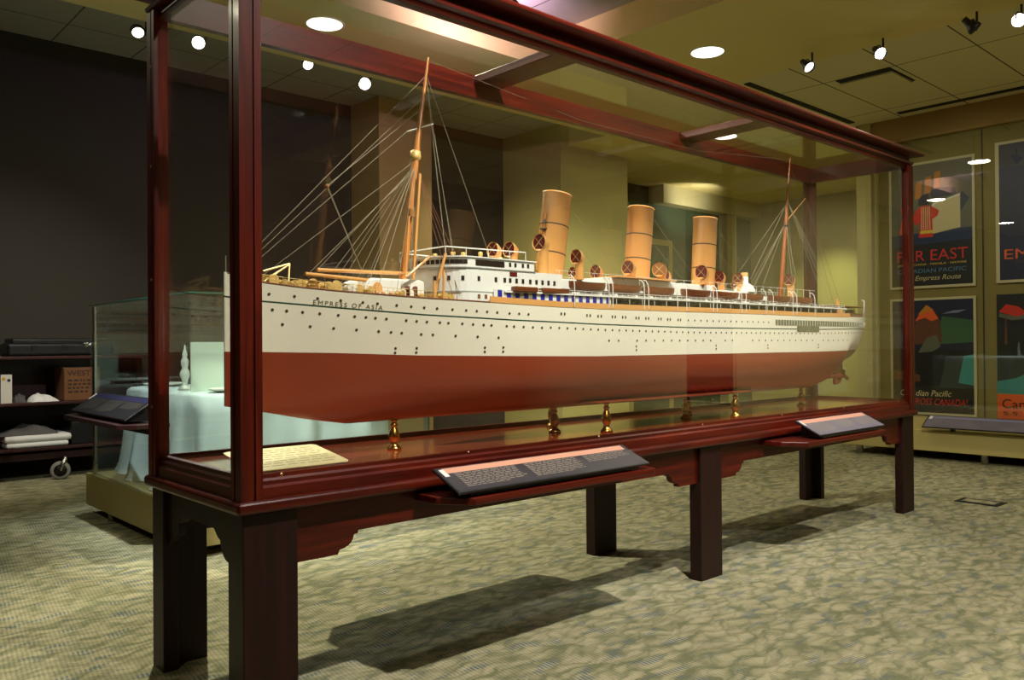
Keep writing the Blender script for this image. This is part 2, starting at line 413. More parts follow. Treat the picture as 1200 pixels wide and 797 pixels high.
track_light(1.20, 4.32, 3.25, (0.6, 1.2, .5), 'black track spotlight left of the display case, beside its left post', HC, 'lamp_spot_low')
track_light(1.61, 4.24, 3.25, (-.6, -.6, .9), 'brightest glaring spotlight seen through the left end pane of the case', HC, r=.05)
track_light(2.46, 4.13, 3.25, (1.6, 0.3, .6), 'black spotlight with visible stem seen through the case, left of the tall mast', HC)
track_light(3.08, 4.26, 3.25, (-.5, -1.0, .9), 'glaring white spotlight seen through the case just left of the fore mast', HC, r=.055)
for (x, y, z, aim, lb, ln) in [
    (5.03, 1.17, 3.05, (4.2, -1.4, .5), 'small dark spotlight on the ceiling edge, nearest the case crown', 'lamp_spot_low'),
    (5.14, .68, 3.05, (3.6, -1.4, 1.0), 'round lit spotlight on the ceiling, second from the case crown', 'lamp_spot'),
    (5.13, .05, 3.05, (6.2, -2.0, .5), 'dark spotlight turned away on the ceiling, third from the case crown', 'lamp_spot_low'),
    (5.22, -.19, 3.05, (.8, -1.8, 1.2), 'glaring bright spotlight at the upper right edge of the photo', 'lamp_spot')]:
    track_light(x, y, z, aim, lb, HS, ln, box=False)
t = thing('track_spotlight', (3.02, 2.2, HC), 'black track adapter with a small lamp above the middle of the case crown', 'spotlight', 'track spotlights')
MB().box(2.72, 3.14, 2.18, 2.22, HC-.05, HC).build('track_adapter', 'black_metal', t, bevel=.004)
MB().tube([(2.95, 2.2, HC-.04), (2.95, 2.2, HC-.14)], .01, 8).build('stem', 'black_metal', t)
spot_head(t, (2.95, 2.2, HC-.16), (2.2, .6, .6), .04, 'lamp_spot_low')
tr = MB().box(-2.0, 1.1, 4.30, 4.34, HC-.03, HC).build('lighting_track', 'black_metal'); tag(tr, 'black ceiling lighting track above the left end of the case', 'lighting track')
# ------------------------------------------------------------------ display case
LX, WY = 4.04, .666
dc = thing('display_case', (LX/2, WY/2, 0), 'long mahogany and glass display case on legs holding the ship model', 'display case')
def leg_corner(x, y, sx, sy):
    """two boards meeting at the outer corner"""
    a, bb, th = .149, .088, .045
    px = [x, x+sx*a]; py = [y, y+sy*th]
    o = [(x, y), (x+sx*a, y), (x+sx*a, y+sy*th), (x+sx*th, y+sy*th), (x+sx*th, y+sy*bb), (x, y+sy*bb)]
    return MB().prism(o, 2, 0, .54)
for (x, y, sx, sy) in ((.02, .02, 1, 1), (.02, WY-.02, 1, -1), (LX-.02, .02, -1, 1), (LX-.02, WY-.02, -1, -1)):
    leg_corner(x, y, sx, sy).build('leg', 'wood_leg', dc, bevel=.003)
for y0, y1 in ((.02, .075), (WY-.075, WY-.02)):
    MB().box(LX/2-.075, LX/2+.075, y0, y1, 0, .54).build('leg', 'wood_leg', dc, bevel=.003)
def apron_pts(a, b, deep, sh, r):
    """underside with stepped ogee brackets at both ends"""
    top = .541
    def br(x, s):
        p = [(x, deep), (x+s*.13, deep), (x+s*.135, deep+.012)]
        for k in range(0, 6):
            t = R(90*k/5); p.append((x+s*(.135+r*math.sin(t)*.9), deep+.012+r*(1-math.cos(t))*.7))
        p.append((x+s*(.135+r*.9+.012), deep+.012+r*.7)); p.append((x+s*(.135+r*.9+.014), sh)); return p
    l = br(a, 1); rr = br(b, -1)
    return [(a, top)]+l+rr[::-1]+[(b, top)]
for (a, b) in ((.165, LX/2-.07), (LX/2+.07, LX-.165)):
    for (y0, y1) in ((.035, .06), (WY-.06, WY-.035)):
        MB().prism(apron_pts(a, b, .395, .452, .05), 1, y0, y1).build('apron', 'wood_x', dc)
def end_apron(x0, x1):
    a, b = .105, WY-.105; top = .541
    p = [(a, top), (a, .37), (a+.02, .385), (a+.03, .40)]
    for k in range(6):
        t = R(90*k/5); p.append((a+.03+.055*math.sin(t), .40+.05*(1-math.cos(t))))
    p += [(a+.1, .455), (a+.125, .475)]
    q = [(a+b-y, z) for y, z in p][::-1]
    return MB().prism(p+q, 0, x0, x1)
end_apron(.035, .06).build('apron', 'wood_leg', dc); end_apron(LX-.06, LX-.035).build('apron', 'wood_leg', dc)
# table top with rounded nose
MB().box(0, LX, 0, WY, .541, .574).build('table_top', 'wood_x', dc, bevel=.011, seg=4)
# base rails of the glass case (stepped moulding) and show floor
MB().prism([(.018, .574), (.018, .602), (.026, .608), (.026, .618), (.032, .624), (.032, .634), (.05, .634), (.05, .574)], 0, .06, LX-.06).build('base_rail', 'wood_x', dc)
MB().prism([(WY-.018, .574), (WY-.018, .602), (WY-.026, .608), (WY-.026, .618), (WY-.032, .624), (WY-.032, .634), (WY-.05, .634), (WY-.05, .574)], 0, .06, LX-.06).build('base_rail', 'wood_x', dc)
for s in (0, 1):
    o = [(.018, .574), (.018, .602), (.026, .608), (.026, .618), (.032, .624), (.032, .634), (.05, .634), (.05, .574)]
    if s: o = [(LX-x, z) for x, z in o]
    MB().prism(o, 1, .06, WY-.06).build('base_rail', 'wood_y', dc)
MB().box(.045, LX-.045, .045, WY-.045, .5745, .617).build('show_floor', 'wood_deck', dc)
# corner posts with a reeded outer face
def post(x, y, sx, sy):
    w = .058
    o = [(0, 0), (w*.55, 0), (w*.55, .004), (w*.68, .004), (w*.68, .0), (w, 0), (w, .012), (.022, .022), (.012, w), (0, w), (0, w*.68), (.004, w*.68), (.004, w*.55), (0, w*.55)]
    return MB().prism([(x+sx*a, y+sy*c) for a, c in o], 2, .574, 1.965)
for (x, y, sx, sy) in ((.012, .012, 1, 1), (.012, WY-.012, 1, -1), (LX-.012, .012, -1, 1), (LX-.012, WY-.012, -1, -1)):
    post(x, y, sx, sy).build('post', 'wood_z', dc)
# crown
cr = [(.062, 1.95), (.034, 1.95), (.030, 1.954), (.030, 1.966), (.022, 1.968), (.010, 1.973), (.008, 1.983), (.012, 1.987), (.026, 1.988), (.026, 2.008), (.014, 2.012), (-.010, 2.015), (-.030, 2.018), (-.035, 2.021), (-.037, 2.028), (-.034, 2.034), (-.028, 2.038), (.062, 2.038)]
def crown_ring():
    # mitred frame swept around the case
    vs = []; n = len(cr)
    for (o, z) in cr: vs += [(o, o, z), (LX-o, o, z), (LX-o, WY-o, z), (o, WY-o, z)]
    sides = []
    for k in range(4):
        k2 = (k+1) % 4; m = MB(); vv = []
        for i in range(n): vv += [vs[4*i+k], vs[4*i+k2]]
        fs = [(2*i, 2*((i+1) % n), 2*((i+1) % n)+1, 2*i+1) for i in range(n)]
        m.add(vv, fs); m.add([vv[2*i] for i in range(n)], [tuple(range(n))]); m.add([vv[2*i+1] for i in range(n)], [tuple(range(n))])
        sides.append(m)
    return sides
for k, m in enumerate(crown_ring()): m.build('crown_rail', 'wood_x' if k % 2 == 0 else 'wood_y', dc)
for x in (1.325, 2.688): MB().box(x-.065, x+.065, .05, WY-.05, 2.002, 2.034).build('crossbar', 'wood_y', dc, bevel=.003)
# glass
MB().box(.066, LX-.066, .038, .042, .628, 1.953).build('glass_pane', 'glass_clear', dc)
MB().box(.066, LX-.066, WY-.042, WY-.038, .628, 1.953).build('glass_pane', 'glass_clear', dc)
MB().box(.038, .042, .066, WY-.066, .628, 1.953).build('glass_pane', 'glass_clear', dc)
MB().box(LX-.042, LX-.038, .066, WY-.066, .628, 1.953).build('glass_pane', 'glass_clear', dc)
for a, b in ((.06, 1.26), (1.39, 2.623), (2.753, LX-.06)):
    MB().box(a, b, .06, WY-.06, 2.020, 2.024).build('roof_glass', 'glass_clear', dc)
for x in (.13, .75, 1.35, 1.98, 2.6, 3.2, 3.85):
    MB().lathe([(.0, -.0018), (.0035, -.0012), (.0045, 0)], (x, .032, .629), (0, 1, 0), 10).build('screw', 'brass_pale', dc)
for z in (.78, 1.16, 1.5, 1.80):
    MB().lathe([(.0, -.002), (.0035, -.0012), (.0045, 0)], (.012, WY-.045, z), (1, 0, 0), 10).build('screw', 'brass_pale', dc)
# label shelves on the long sides
def shelf(x0, x1, y, s):
    m = MB(); z0, z1 = .508, .530
    o = [(x0, y), (x1, y), (x1, y+s*.10), (x1-.03, y+s*.19), (x0+.07, y+s*.19), (x0, y+s*.10)]
    m.prism(o, 2, z0, z1)
    return m
for (x0, x1) in ((.55, 1.46), (2.42, 3.28)):
    shelf(x0, x1, .0355, -1).build('label_shelf', 'wood_x', dc, bevel=.004)
    shelf(x0, x1, WY-.0355, 1).build('label_shelf', 'wood_x', dc, bevel=.004)

# information panels (tilted boards on the shelves)
def panel(name_loc, ux, uy, up, w, d, label, group, style='front', th=.008):
    """board: corner O (front left), ux along width, up = slope vector"""
    O = Vector(name_loc); ux = Vector(ux).normalized(); up = Vector(up).normalized(); nn = ux.cross(up).normalized()
    if nn.z < 0: nn = -nn
    t = thing('information_panel', O, label, 'information panel', group)
    c = O+ux*w/2+up*d/2
    MB().obox(c, ux*w/2, up*d/2, nn*th/2).build('board', 'panel_edge', t, bevel=.003)
    def q(a0, a1, b0, b1, lift): 
        return [O+ux*w*a+up*d*bv+nn*(th/2+lift) for a, bv in ((a0, b0), (a1, b0), (a1, b1), (a0, b1))]
    body = {'front': 'panel_black', 'pale': 'panel_grey', 'dark': 'panel_dim'}[style]
    MB().add(q(.008, .992, .03, .97, .0006), [(0, 1, 2, 3)]).build('printed_face', body, t)
    band = {'front': 'panel_band', 'pale': 'panel_band', 'dark': 'panel_blue'}[style]
    MB().add(q(.03, .97, .74, .94, .0012), [(0, 1, 2, 3)]).build('title_band', band, t)
    m = MB(); m.add(q(.015, .035, .62, .90, .0018), [(0, 1, 2, 3)]); m.build('corner_mark', 'panel_white', t)
    rr = random.Random(5)
    cols = ((.06, .35), (.385, .665), (.70, .965)); rows = ((9, 9, 5) if style != 'pale' else (9, 8, 8))
    for (c0, c1), nr in zip(cols, rows):
        m = MB()
        for k in range(nr):
            b1 = .70-k*.062; x = c0; end = c1-(.09 if k == nr-1 else rr.random()*.02)
            while x < end:
                wl = rr.uniform(.012, .04); x2 = min(end, x+wl)
                if x2-x > .005: m.add(q(x, x2, b1-.024, b1, .0018), [(0, 1, 2, 3)])
                x = x2+.006
        m.build('text_column', 'panel_text' if style != 'dark' else 'panel_text_dim', t)
    # wedge support
    m = MB(); z = O.z
    a = O+ux*w*.06; e = O+ux*w*.94; bk = up*d*.9; low = Vector((bk.x, bk.y, 0))
    vs = []
    for s0 in (a, e): vs += [s0+Vector((0, 0, -.004))+up*d*.06-nn*th/2, s0+bk-nn*th/2-Vector((0, 0, .001)), Vector((s0.x+low.x, s0.y+low.y, z-.010)), Vector((s0.x, s0.y, z-.010))+Vector((up.x, up.y, 0))*d*.06]
    m.add(vs, [(0, 1, 2, 3), (4, 5, 6, 7), (0, 4, 5, 1), (1, 5, 6, 2), (2, 6, 7, 3), (3, 7, 4, 0)]); m.build('wedge_support', 'panel_edge', t)
    return t
panel((.565, -.150, .5455), (1, 0, 0), 0, (0, .118, .052), .84, .135, 'dark information panel with a salmon title band on the shelf nearest the camera', 'information panels on the case shelves')
panel((2.60, -.150, .5455), (1, 0, 0), 0, (0, .118, .058), .66, .135, 'pale glinting information panel on the right-hand front shelf of the case', 'information panels on the case shelves', 'pale')

# engraved plate lying in the case
def rrect(u0, u1, v0, v1, r, n=5):
    o = []
    for cx, cy, a0 in ((u1-r, v1-r, 0), (u0+r, v1-r, 90), (u0+r, v0+r, 180), (u1-r, v0+r, 270)):
        for k in range(n+1): a = R(a0+90*k/n); o.append((cx+r*math.cos(a), cy+r*math.sin(a)))
    return o
def tl(u, v, lift): return Vector((u, .165, .621))+Vector((0, .989, .148))*v+Vector((0, -.148, .989))*lift
pt = thing('engraved_plate', (.27, .27, .6175), 'cream engraved plate with rounded corners propped on the case floor under the bow', 'plate')
o = rrect(.12, .415, 0, .215, .018); n = len(o)
MB().add([tl(u, v, 0) for u, v in o]+[tl(u, v, .0025) for u, v in o], [tuple(range(n-1, -1, -1)), tuple(range(n, 2*n))]+[(i, (i+1) % n, n+(i+1) % n, n+i) for i in range(n)]).build('plate', 'plate_cream', pt)
MB().box(.16, .375, .33, .345, .6172, .641).build('prop_bar', 'wood_leg', pt)
m = MB(); rr = random.Random(3)
for k in range(8):
    v = .185-k*.022; x = .14
    while x < .385:
        w = rr.uniform(.012, .04); x2 = min(.395, x+w); m.add([tl(x, v-.0035, .003), tl(x2, v-.0035, .003), tl(x2, v+.0025, .003), tl(x, v+.0025, .003)], [(0, 1, 2, 3)]); x += w+.008
m.build('engraved_text', 'plate_text', pt)

# ------------------------------------------------------------------ brass pedestals
prof = [(.0, 0), (.024, 0), (.024, .006), (.019, .010), (.013, .016), (.011, .022), (.015, .030), (.019, .040), (.018, .050), (.013, .062), (.009, .070), (.008, .073), (.012, .076), (.012, .080), (.008, .084), (.009, .090), (.014, .0945), (.0, .0945)]
kz = .715
def pedestal(x, y, top, label):
    s = (top-.6175)/.0945
    o = MB().lathe([(r, h*s) for r, h in prof], (x, y, .6175), n=20).build('brass_pedestal', 'brass', loc=(x, y, .6175))
    return tag(o, label, 'pedestal', 'brass baluster pedestals under the ship')
for x, lb in ((.683, 'brass baluster pedestal under the keel, nearest the bow'), (1.43, 'dark brass baluster pedestal under the keel, second from the bow'),
              (2.28, 'brass baluster pedestal under the keel amidships, third from the bow'), (3.33, 'brass baluster pedestal under the keel nearest the stern')):
    pedestal(x, .333, kz+.0005, lb)
for x, y, lb in ((1.565, .185, 'bright brass baluster pedestal under the forward end of the near bilge keel'), (2.48, .200, 'brass baluster pedestal under the aft end of the near bilge keel'),
                 (1.565, .481, 'brass baluster pedestal under the far bilge keel, forward'), (2.48, .466, 'brass baluster pedestal under the far bilge keel, aft')):
    pedestal(x, y, .7325, lb)

# ------------------------------------------------------------------ the ship model
YC = .333; X0, X1 = .11, 3.93
ship = thing('ship_model', (2.02, YC, kz), 'large model of a white and red ocean liner with three ochre funnels inside the case', 'ship model')
ZK = [(.11, .79), (.225, .767), (.36, .738), (.5, .715), (3.42, .715), (3.46, .765), (3.52, .80), (3.62, .832), (3.75, .862), (3.86, .895), (3.915, .92), (3.93, .935)]
ZD = [(.11, 1.17), (.21, 1.143), (.31, 1.132), (.43, 1.123), (.56, 1.116), (.7, 1.109), (.94, 1.101), (1.22, 1.092), (1.45, 1.09), (2.6, 1.093), (3.1, 1.091), (3.6, 1.097), (3.93, 1.105)]
ZW = [(.11, .944), (.21, .942), (.43, .937), (.7, .926), (1.03, .920), (1.43, .914), (3.1, .914), (3.93, .921)]
ZG = [(.11, 1.10), (.21, 1.088), (.43, 1.072), (.7, 1.055), (1.03, 1.042), (1.43, 1.032), (2.0, 1.025), (3.1, 1.026), (3.93, 1.037)]
def bd(x):
    t = (x-X0)/(X1-X0)
    if t <= 0: return 0
    e = min(1, t/.36); a = 1-(1-e)**2.1
    s = 1
    if t > .78: s = math.sqrt(max(0, 1-((t-.78)/.22)**3.4))
    return .22*a*s
def half(x, z):
    b, k, d = bd(x), lerp(ZK, x), lerp(ZD, x)
    if z <= k: return 0
    t = (x-X0)/(X1-X0)
    u = min(1, (z-k)/(.90-k)) if k < .89 else 1
    mid = (1-(1-u)**2.35)**(1/2.35)
    h = min(1, (z-k)/(d-k))
    bow = .62*h**.55+.38*h**2
    q = max(0, min(1, (h-.02)/.62)); stern = .12*min(1, h/.1)*(1-q)+q**.95*(2-q**.95) if t < .87 else min(1, h**.62)
    if t >= .87:
        q2 = .12*min(1, h/.1)*(1-q)+q**.95*(2-q**.95); w = sstep(.86, .95, t); stern = q2*(1-w)+min(1, h**.30)*w
    wb = 1-sstep(.02, .30, t); ws = sstep(.70, .92, t)
    return b*max(.0, (mid*(1-wb-ws)+bow*wb+stern*ws))
xs = [X0+(X1-X0)*(i/110) for i in range(111)]
xs = sorted(set([round(x, 5) for x in xs]+[3.425, 3.44, 3.46, 3.9, 3.915, 3.925, .115, .125]))
def rows(x):
    k, w, g, d = lerp(ZK, x), lerp(ZW, x), lerp(ZG, x), lerp(ZD, x)
    if k > w-.002: k2 = w-.002
    else: k2 = k
    r = [k2+(w-k2)*(i/14)**1.5 for i in range(14)]
    r += [w+(g-.0025-w)*i/6 for i in range(6)]
    r += [g-.0025, g+.0025]+[g+.0025+(d-g-.0025)*i/4 for i in range(1, 5)]
    return r
hm = MB()
NR = len(rows(1))
for side in (-1, 1):
    vs = []
    for x in xs:
        for z in rows(x): vs.append((x, YC+side*max(half(x, z), .0015 if x < 3.9 else 0), z))
    for band, (a, b) in enumerate(((0, 14), (14, 20), (20, 21), (21, NR-1))):
        mi = (0, 1, 2, 1)[band]
        fs = [(i*NR+j, (i+1)*NR+j, (i+1)*NR+j+1, i*NR+j+1) for i in range(len(xs)-1) for j in range(a, b)]
        hm.add(vs, fs, mi, True)
# close the flat strips along keel and stem
for i in range(len(xs)-1):
    a = [(xs[i], YC+s*.0015, rows(xs[i])[0]) for s in (-1, 1)]; c = [(xs[i+1], YC+s*.0015, rows(xs[i+1])[0]) for s in (1, -1)]
    hm.add(a+c, [(0, 1, 2, 3)], 0)
rs0 = rows(X0)
for j in range(NR-1):
    hm.add([(X0, YC-.0015, rs0[j]), (X0, YC+.0015, rs0[j]), (X0, YC+.0015, rs0[j+1]), (X0, YC-.0015, rs0[j+1])], [(0, 1, 2, 3)], 0 if j < 14 else (2 if j == 20 else 1))
hull = hm.build('hull', ['hull_red', 'hull_white', 'hull_green'], ship, recalc=False)
hull['label'] = 'white topsides over a red bottom with a thin green stripe'
bmx = bmesh.new(); bmx.from_mesh(hull.data); bmesh.ops.remove_doubles(bmx, verts=bmx.verts, dist=.00005); bmesh.ops.recalc_face_normals(bmx, faces=bmx.faces); bmx.to_mesh(hull.data); bmx.free()
MB().prism([(.5, .7158), (.5, .7155), (3.42, .7155), (3.42, .7158)], 1, YC-.008, YC+.008).build('keel_plate', 'hull_red', ship)

def on_hull(x, z, side=-1, off=.0008): return Vector((x, YC+side*(half(x, z)+off), z))
def hull_n(x, z, side=-1):
    y0 = half(x, z); dx = (half(x+.01, z)-half(x-.01, z))/.02; dz = (half(x, z+.004)-half(x, z-.004))/.008
    return Vector((-dx*1.0, side*1.0, -dz)).normalized() if side > 0 else Vector((-dx, -1, -dz)).normalized()
# decks
def deck_strip(x0, x1, dz, inset, n=50, hw=None):
    m = MB(); vs = []
    for i in range(n+1):
        x = x0+(x1-x0)*i/n; w = max(.001, min(bd(x)-inset, hw or 9)); z = lerp(ZD, x)+dz
        vs += [(x, YC-w, z), (x, YC+w, z)]
    m.add(vs, [(2*i, 2*i+1, 2*i+3, 2*i+2) for i in range(n)]); return m
deck_strip(.13, 3.92, -.010, .003).build('main_deck', 'deck_tan', ship)
# brown cap rail forward
for s in (-1, 1):
    pts = [on_hull(x, lerp(ZD, x)-.0005, s, -.001) for x in [.12+.82*i/24 for i in range(25)]]
    MB().tube(pts, .0026, 6).build('cap_rail', 'rope_brown', ship)
# ochre bulwark band and promenade
def side_band(x0, x1, z0, z1, s, off, n=60, inset=0):
    m = MB(); vs = []
    for i in range(n+1):
        x = x0+(x1-x0)*i/n; zd = lerp(ZD, x); y = bd(x)+off-inset
        vs += [(x, YC+s*y, zd+z0), (x, YC+s*(y-.003), zd+z0), (x, YC+s*(y-.003), zd+z1), (x, YC+s*y, zd+z1)]
    fs = []
    for i in range(n):
        for k in range(4): fs.append((4*i+k, 4*i+4+k, 4*i+4+(k+1) % 4, 4*i+(k+1) % 4))
    fs += [(0, 1, 2, 3), tuple(4*n+k for k in (3, 2, 1, 0))]
    m.add(vs, fs); return m
for s in (-1, 1):
    side_band(.94, 3.46, -.001, .019, s, .0015).build('bulwark_band', 'ochre', ship)
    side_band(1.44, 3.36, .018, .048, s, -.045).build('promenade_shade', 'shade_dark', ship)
    side_band(.96, 1.52, .018, .046, s, -.006).build('curtain_strip', 'ship_white', ship)
    # blue curtains
    for k in range(15):
        x = .975+k*.037; y = bd(x)-.004; zd = lerp(ZD, x)
        MB().box(x, x+.017, YC+s*y-.0015, YC+s*y+.0015, zd+.019, zd+.043).build('curtain', 'curtain_blue', ship)
# boat deck slab
m = MB(); vs = []; n = 40
for i in range(n+1):
    x = 1.0+(3.42-1.0)*i/n; w = bd(x)+.002; z = 1.1375
    vs += [(x, YC-w, z-.003), (x, YC+w, z-.003), (x, YC+w, z+.003), (x, YC-w, z+.003)]
fs = [(4*i+k, 4*i+4+k, 4*i+4+(k+1) % 4, 4*i+(k+1) % 4) for i in range(n) for k in range(4)]+[(0, 1, 2, 3), tuple(4*n+k for k in (3, 2, 1, 0))]
m.add(vs, fs).build('boat_deck', 'ship_white', ship)
m = MB()
for s in (-1, 1):
    for i in range(26):
        x = 1.47+i*.077; y = bd(x)-.001; m.tube([(x, YC+s*y, lerp(ZD, x)+.02), (x, YC+s*y, 1.131)], .0011, 5)
m.build('promenade_stanchions', 'ship_white', ship)

# bridge block
def block(x0, x1, hw, z0, z1, round_f=.06, n=10, taper=None):
    o = []
    for k in range(n+1):
        t = R(-90+180*k/n); o.append((x0+round_f*(1-math.cos(t)), YC+hw*math.sin(t)))
    o = [(x, y) for x, y in o]
    o += [(x1, YC+hw), (x1, YC-hw)]
    return MB().prism(o, 2, z0, z1)
L1 = block(.80-.02, 1.43, .178, 1.095, 1.1305, .10, 16).build('lower_bridge_house', 'ship_white', ship)
L2 = block(.775, 1.30, .172, 1.1355, 1.212, .10, 16).build('bridge_house', 'ship_white', ship)
block(.772, 1.30, .1735, 1.1300, 1.1360, .10, 16).build('bridge_deck_edge', 'ship_grey', ship)
L3 = block(.772, 1.16, .172, 1.214, 1.247, .10, 16).build('wheelhouse', 'ship_white', ship)
block(.768, 1.165, .175, 1.2115, 1.2150, .102, 16).build('wheelhouse_deck_edge', 'ship_grey', ship)
block(.766, 1.168, .177, 1.2465, 1.2505, .104, 16).build('wheelhouse_roof', 'ship_white', ship)
def wall_point(x0, hw, rf, s, d):
    """walk d metres along the block side starting at the end of the rounded front"""
    return (x0+rf+d, YC+s*hw)
def wn(parent, x, y, z, nx, ny, w, h, mat='window_dark', name='window'):
    N = Vector((nx, ny, 0)).normalized(); T = Vector((-N.y, N.x, 0))
    return MB().obox(Vector((x, y, z))+N*.0004, T*w/2, N*.0008, Vector((0, 0, h/2))).build(name, mat, parent)
def front_windows(parent, x0, hw, rf, z, w, h, angs, mat='window_dark'):
    for a in angs:
        t = R(a); x = x0+rf*(1-math.cos(t)); y = YC+hw*math.sin(t)
        nx = -math.cos(t)/rf; ny = math.sin(t)/hw
        wn(parent, x, y, z, nx, ny, w, h, mat)
front_windows(L3, .772, .172, .10, 1.232, .014, .014, [-a for a in (0, 7, 14, 21, 28, 35, 42, 49, 56, 63, 70, 78)])
for s in (-1, 1):
    yy = YC+s*.172
    wn(L3, .955, yy, 1.231, 0, s, .128, .020, 'window_dark', 'long_window')
    for x in (1.045, 1.07, 1.105, 1.13): wn(L3, x, yy, 1.232, 0, s, .010, .014)
    for x in (.905, .98, 1.02, 1.045, 1.075, 1.105, 1.14, 1.17, 1.20, 1.23, 1.26): wn(L2, x, yy, 1.178, 0, s, .011, .016)
    wn(L2, 1.06, yy, 1.200, 0, s, .034, .015, 'cowl_red', 'side_light_box')
    for x in (.90, .93): wn(L1, x, YC+s*.178, 1.1185, 0, s, .011, .014, 'rope_brown')
front_windows(L2, .775, .172, .10, 1.178, .010, .015, (-30, -50, -72))
# flat boats stowed under the bridge
for s in (-1, 1):
    for x0, x1 in ((1.03, 1.135), (1.16, 1.29)):
        MB().box(x0, x1, YC+s*.205-.014, YC+s*.205+.014, 1.139, 1.156).build('stowed_raft', 'boat_wood', ship, bevel=.003)
# white dodger rail on the bridge top
m = MB()
for s in (-1, 1):
    m.tube([(.80, YC+s*.13, 1.281), (1.13, YC+s*.16, 1.281)], .0022, 6)
m.tube([(.80, YC-.13, 1.281), (.80, YC+.13, 1.281)], .0022, 6)
for s in (-1, 1):
    for x in (.80, .88, .97, 1.06, 1.13): m.tube([(x, YC+s*(.13+.03*(x-.8)/.33), 1.25), (x, YC+s*(.13+.03*(x-.8)/.33), 1.281)], .0012, 5)
m.build('awning_rail', 'ship_white', ship)
m = MB()
for (x, y, h) in ((.83, .30, .018), (.86, .24, .022), (.89, .36, .02), (.92, .26, .026), (.95, .32, .02), (.98, .24, .03), (1.0, .38, .02), (1.03, .30, .024), (1.08, .25, .02), (1.12, .3, .022)):
    m.lathe([(.004, 0), (.003, h*.4), (.008, h*.55), (.008, h*.9), (0, h)], (x, y, 1.25), n=8)
m.build('bridge_instruments', 'gold_gear', ship)
for x0, x1, hw, z1 in ((1.33, 1.60, .105, 1.205), (1.60, 2.06, .115, 1.222), (2.10, 2.36, .10, 1.222), (2.42, 2.72, .10, 1.205), (2.74, 3.0, .08, 1.190), (3.02, 3.36, .075, 1.172)):
    h = MB().box(x0, x1, YC-hw, YC+hw, 1.135, z1).build('deck_house', 'ship_white', ship, bevel=.004)
    for s in (-1, 1):
        x = x0+.03; k = 0
        while x < x1-.02:
            wn(h, x, YC+s*hw, 1.182 if z1 > 1.2 else 1.16, 0, s, .009, .012); x += .05
MB().box(1.315, 3.30, YC-.125, YC+.125, 1.1405, 1.166).build('under_boat_shade', 'boat_shade_brown', ship)  # dark band standing in for the shade beneath the lifeboats
MB().box(1.64, 2.02, YC-.15, YC+.15, 1.2225, 1.2275).build('skylight_roof', 'ochre', ship)
# domed house abaft the third funnel
MB().lathe([(.05, 0), (.05, .012), (.04, .03), (.024, .042), (.018, .046), (.018, .075), (.012, .082), (0, .083)], (2.68, .27, 1.2045), n=18).build('domed_skylight', 'ship_white', ship)
MB().lathe([(.017, 0), (.017, .022), (.0, .024)], (2.68, .27, 1.278), n=14).build('dome_cap', 'ochre', ship)

# funnels
def funnel(x0, z0, x1, z1, r, last=False):
    a = Vector((x0, YC, z0)); b = Vector((x1, YC, z1)); ax = (b-a).normalized(); H = (b-a).length
    m = MB(); n = 36
    prof = [(r*1.0, 0), (r, H-.006), (r*1.04, H-.006), (r*1.04, H), (r*.95, H), (r*.95, H-.08)]
    m.lathe(prof, a, ax, n, 0, sx=1.12, sy=.92)
    f = m.build('funnel', 'ochre', ship)
    for k in (.30, .62):
        MB().lathe([(r*1.0, H*k), (r*1.02, H*k+.001), (r*1.02, H*k+.004), (r*1.0, H*k+.005)], a, ax, n, sx=1.12, sy=.92).build('funnel_band', 'wire_dark', f)
    MB().disc(a+ax*(H-.06), ax, r*.95, 30).build('funnel_inside', 'shade_dark', f)
    return f, a, ax, H
F = [funnel(1.402, 1.204, 1.455, 1.545, .0545), funnel(1.935, 1.22, 1.972, 1.546, .0555), funnel(2.425, 1.204, 2.450, 1.548, .056)]
# steam pipe and whistle platform on the first funnel
m = MB(); f, a, ax, H = F[0]
pa = a+Vector((-.066, -.012, 0)); m.tube([pa+ax*.02, pa+ax*(H*.75)], .004, 6)
m.build('steam_pipe', 'ochre_dark', f)
m = MB().lathe([(.004, 0), (.014, .004), (.014, .008), (.0, .010)], pa+ax*(H*.56), n=10).lathe([(.006, 0), (.006, .016), (0, .017)], pa+ax*(H*.64), n=8)
m.build('whistle_platform', 'wire_dark', f)

# ventilator cowls
def cowl(x, y, z, r, zb, face=(-1, -.08, .06), mouth='cowl_red'):
    """z = height of the mouth centre, zb = deck the stalk stands on"""
    r *= 1.12
    d = Vector(face).normalized(); c = Vector((x, y, z)); back = c-d*r*.9
    sx = Vector((back.x, back.y, zb))
    m = MB()
    pts = [sx, Vector((back.x, back.y, z-r*1.5)), Vector((back.x, back.y, z-r*.9)), back-Vector((0, 0, r*.25)) + d*r*.05, c-d*r*.35, c]
    m.tube(pts, [r*.62, r*.62, r*.66, r*.9, r*1.0, r*1.06], 16, caps=False)
    o = m.build('ventilator_cowl', 'ochre', ship)
    mm = MB().disc(c-d*r*.12, d, r*.98, 18); q = mm.build('cowl_mouth', mouth, o)
    T = d.cross(Vector((0, 0, 1))).normalized(); U = T.cross(d)
    mm = MB()
    for k in (1, -1): mm.tube([c-d*r*.02+(T*k+U)*r*.68, c-d*r*.02-(T*k+U)*r*.68], .0012, 4)
    mm.build('cross_brace', 'brass_pale', o)
    return o
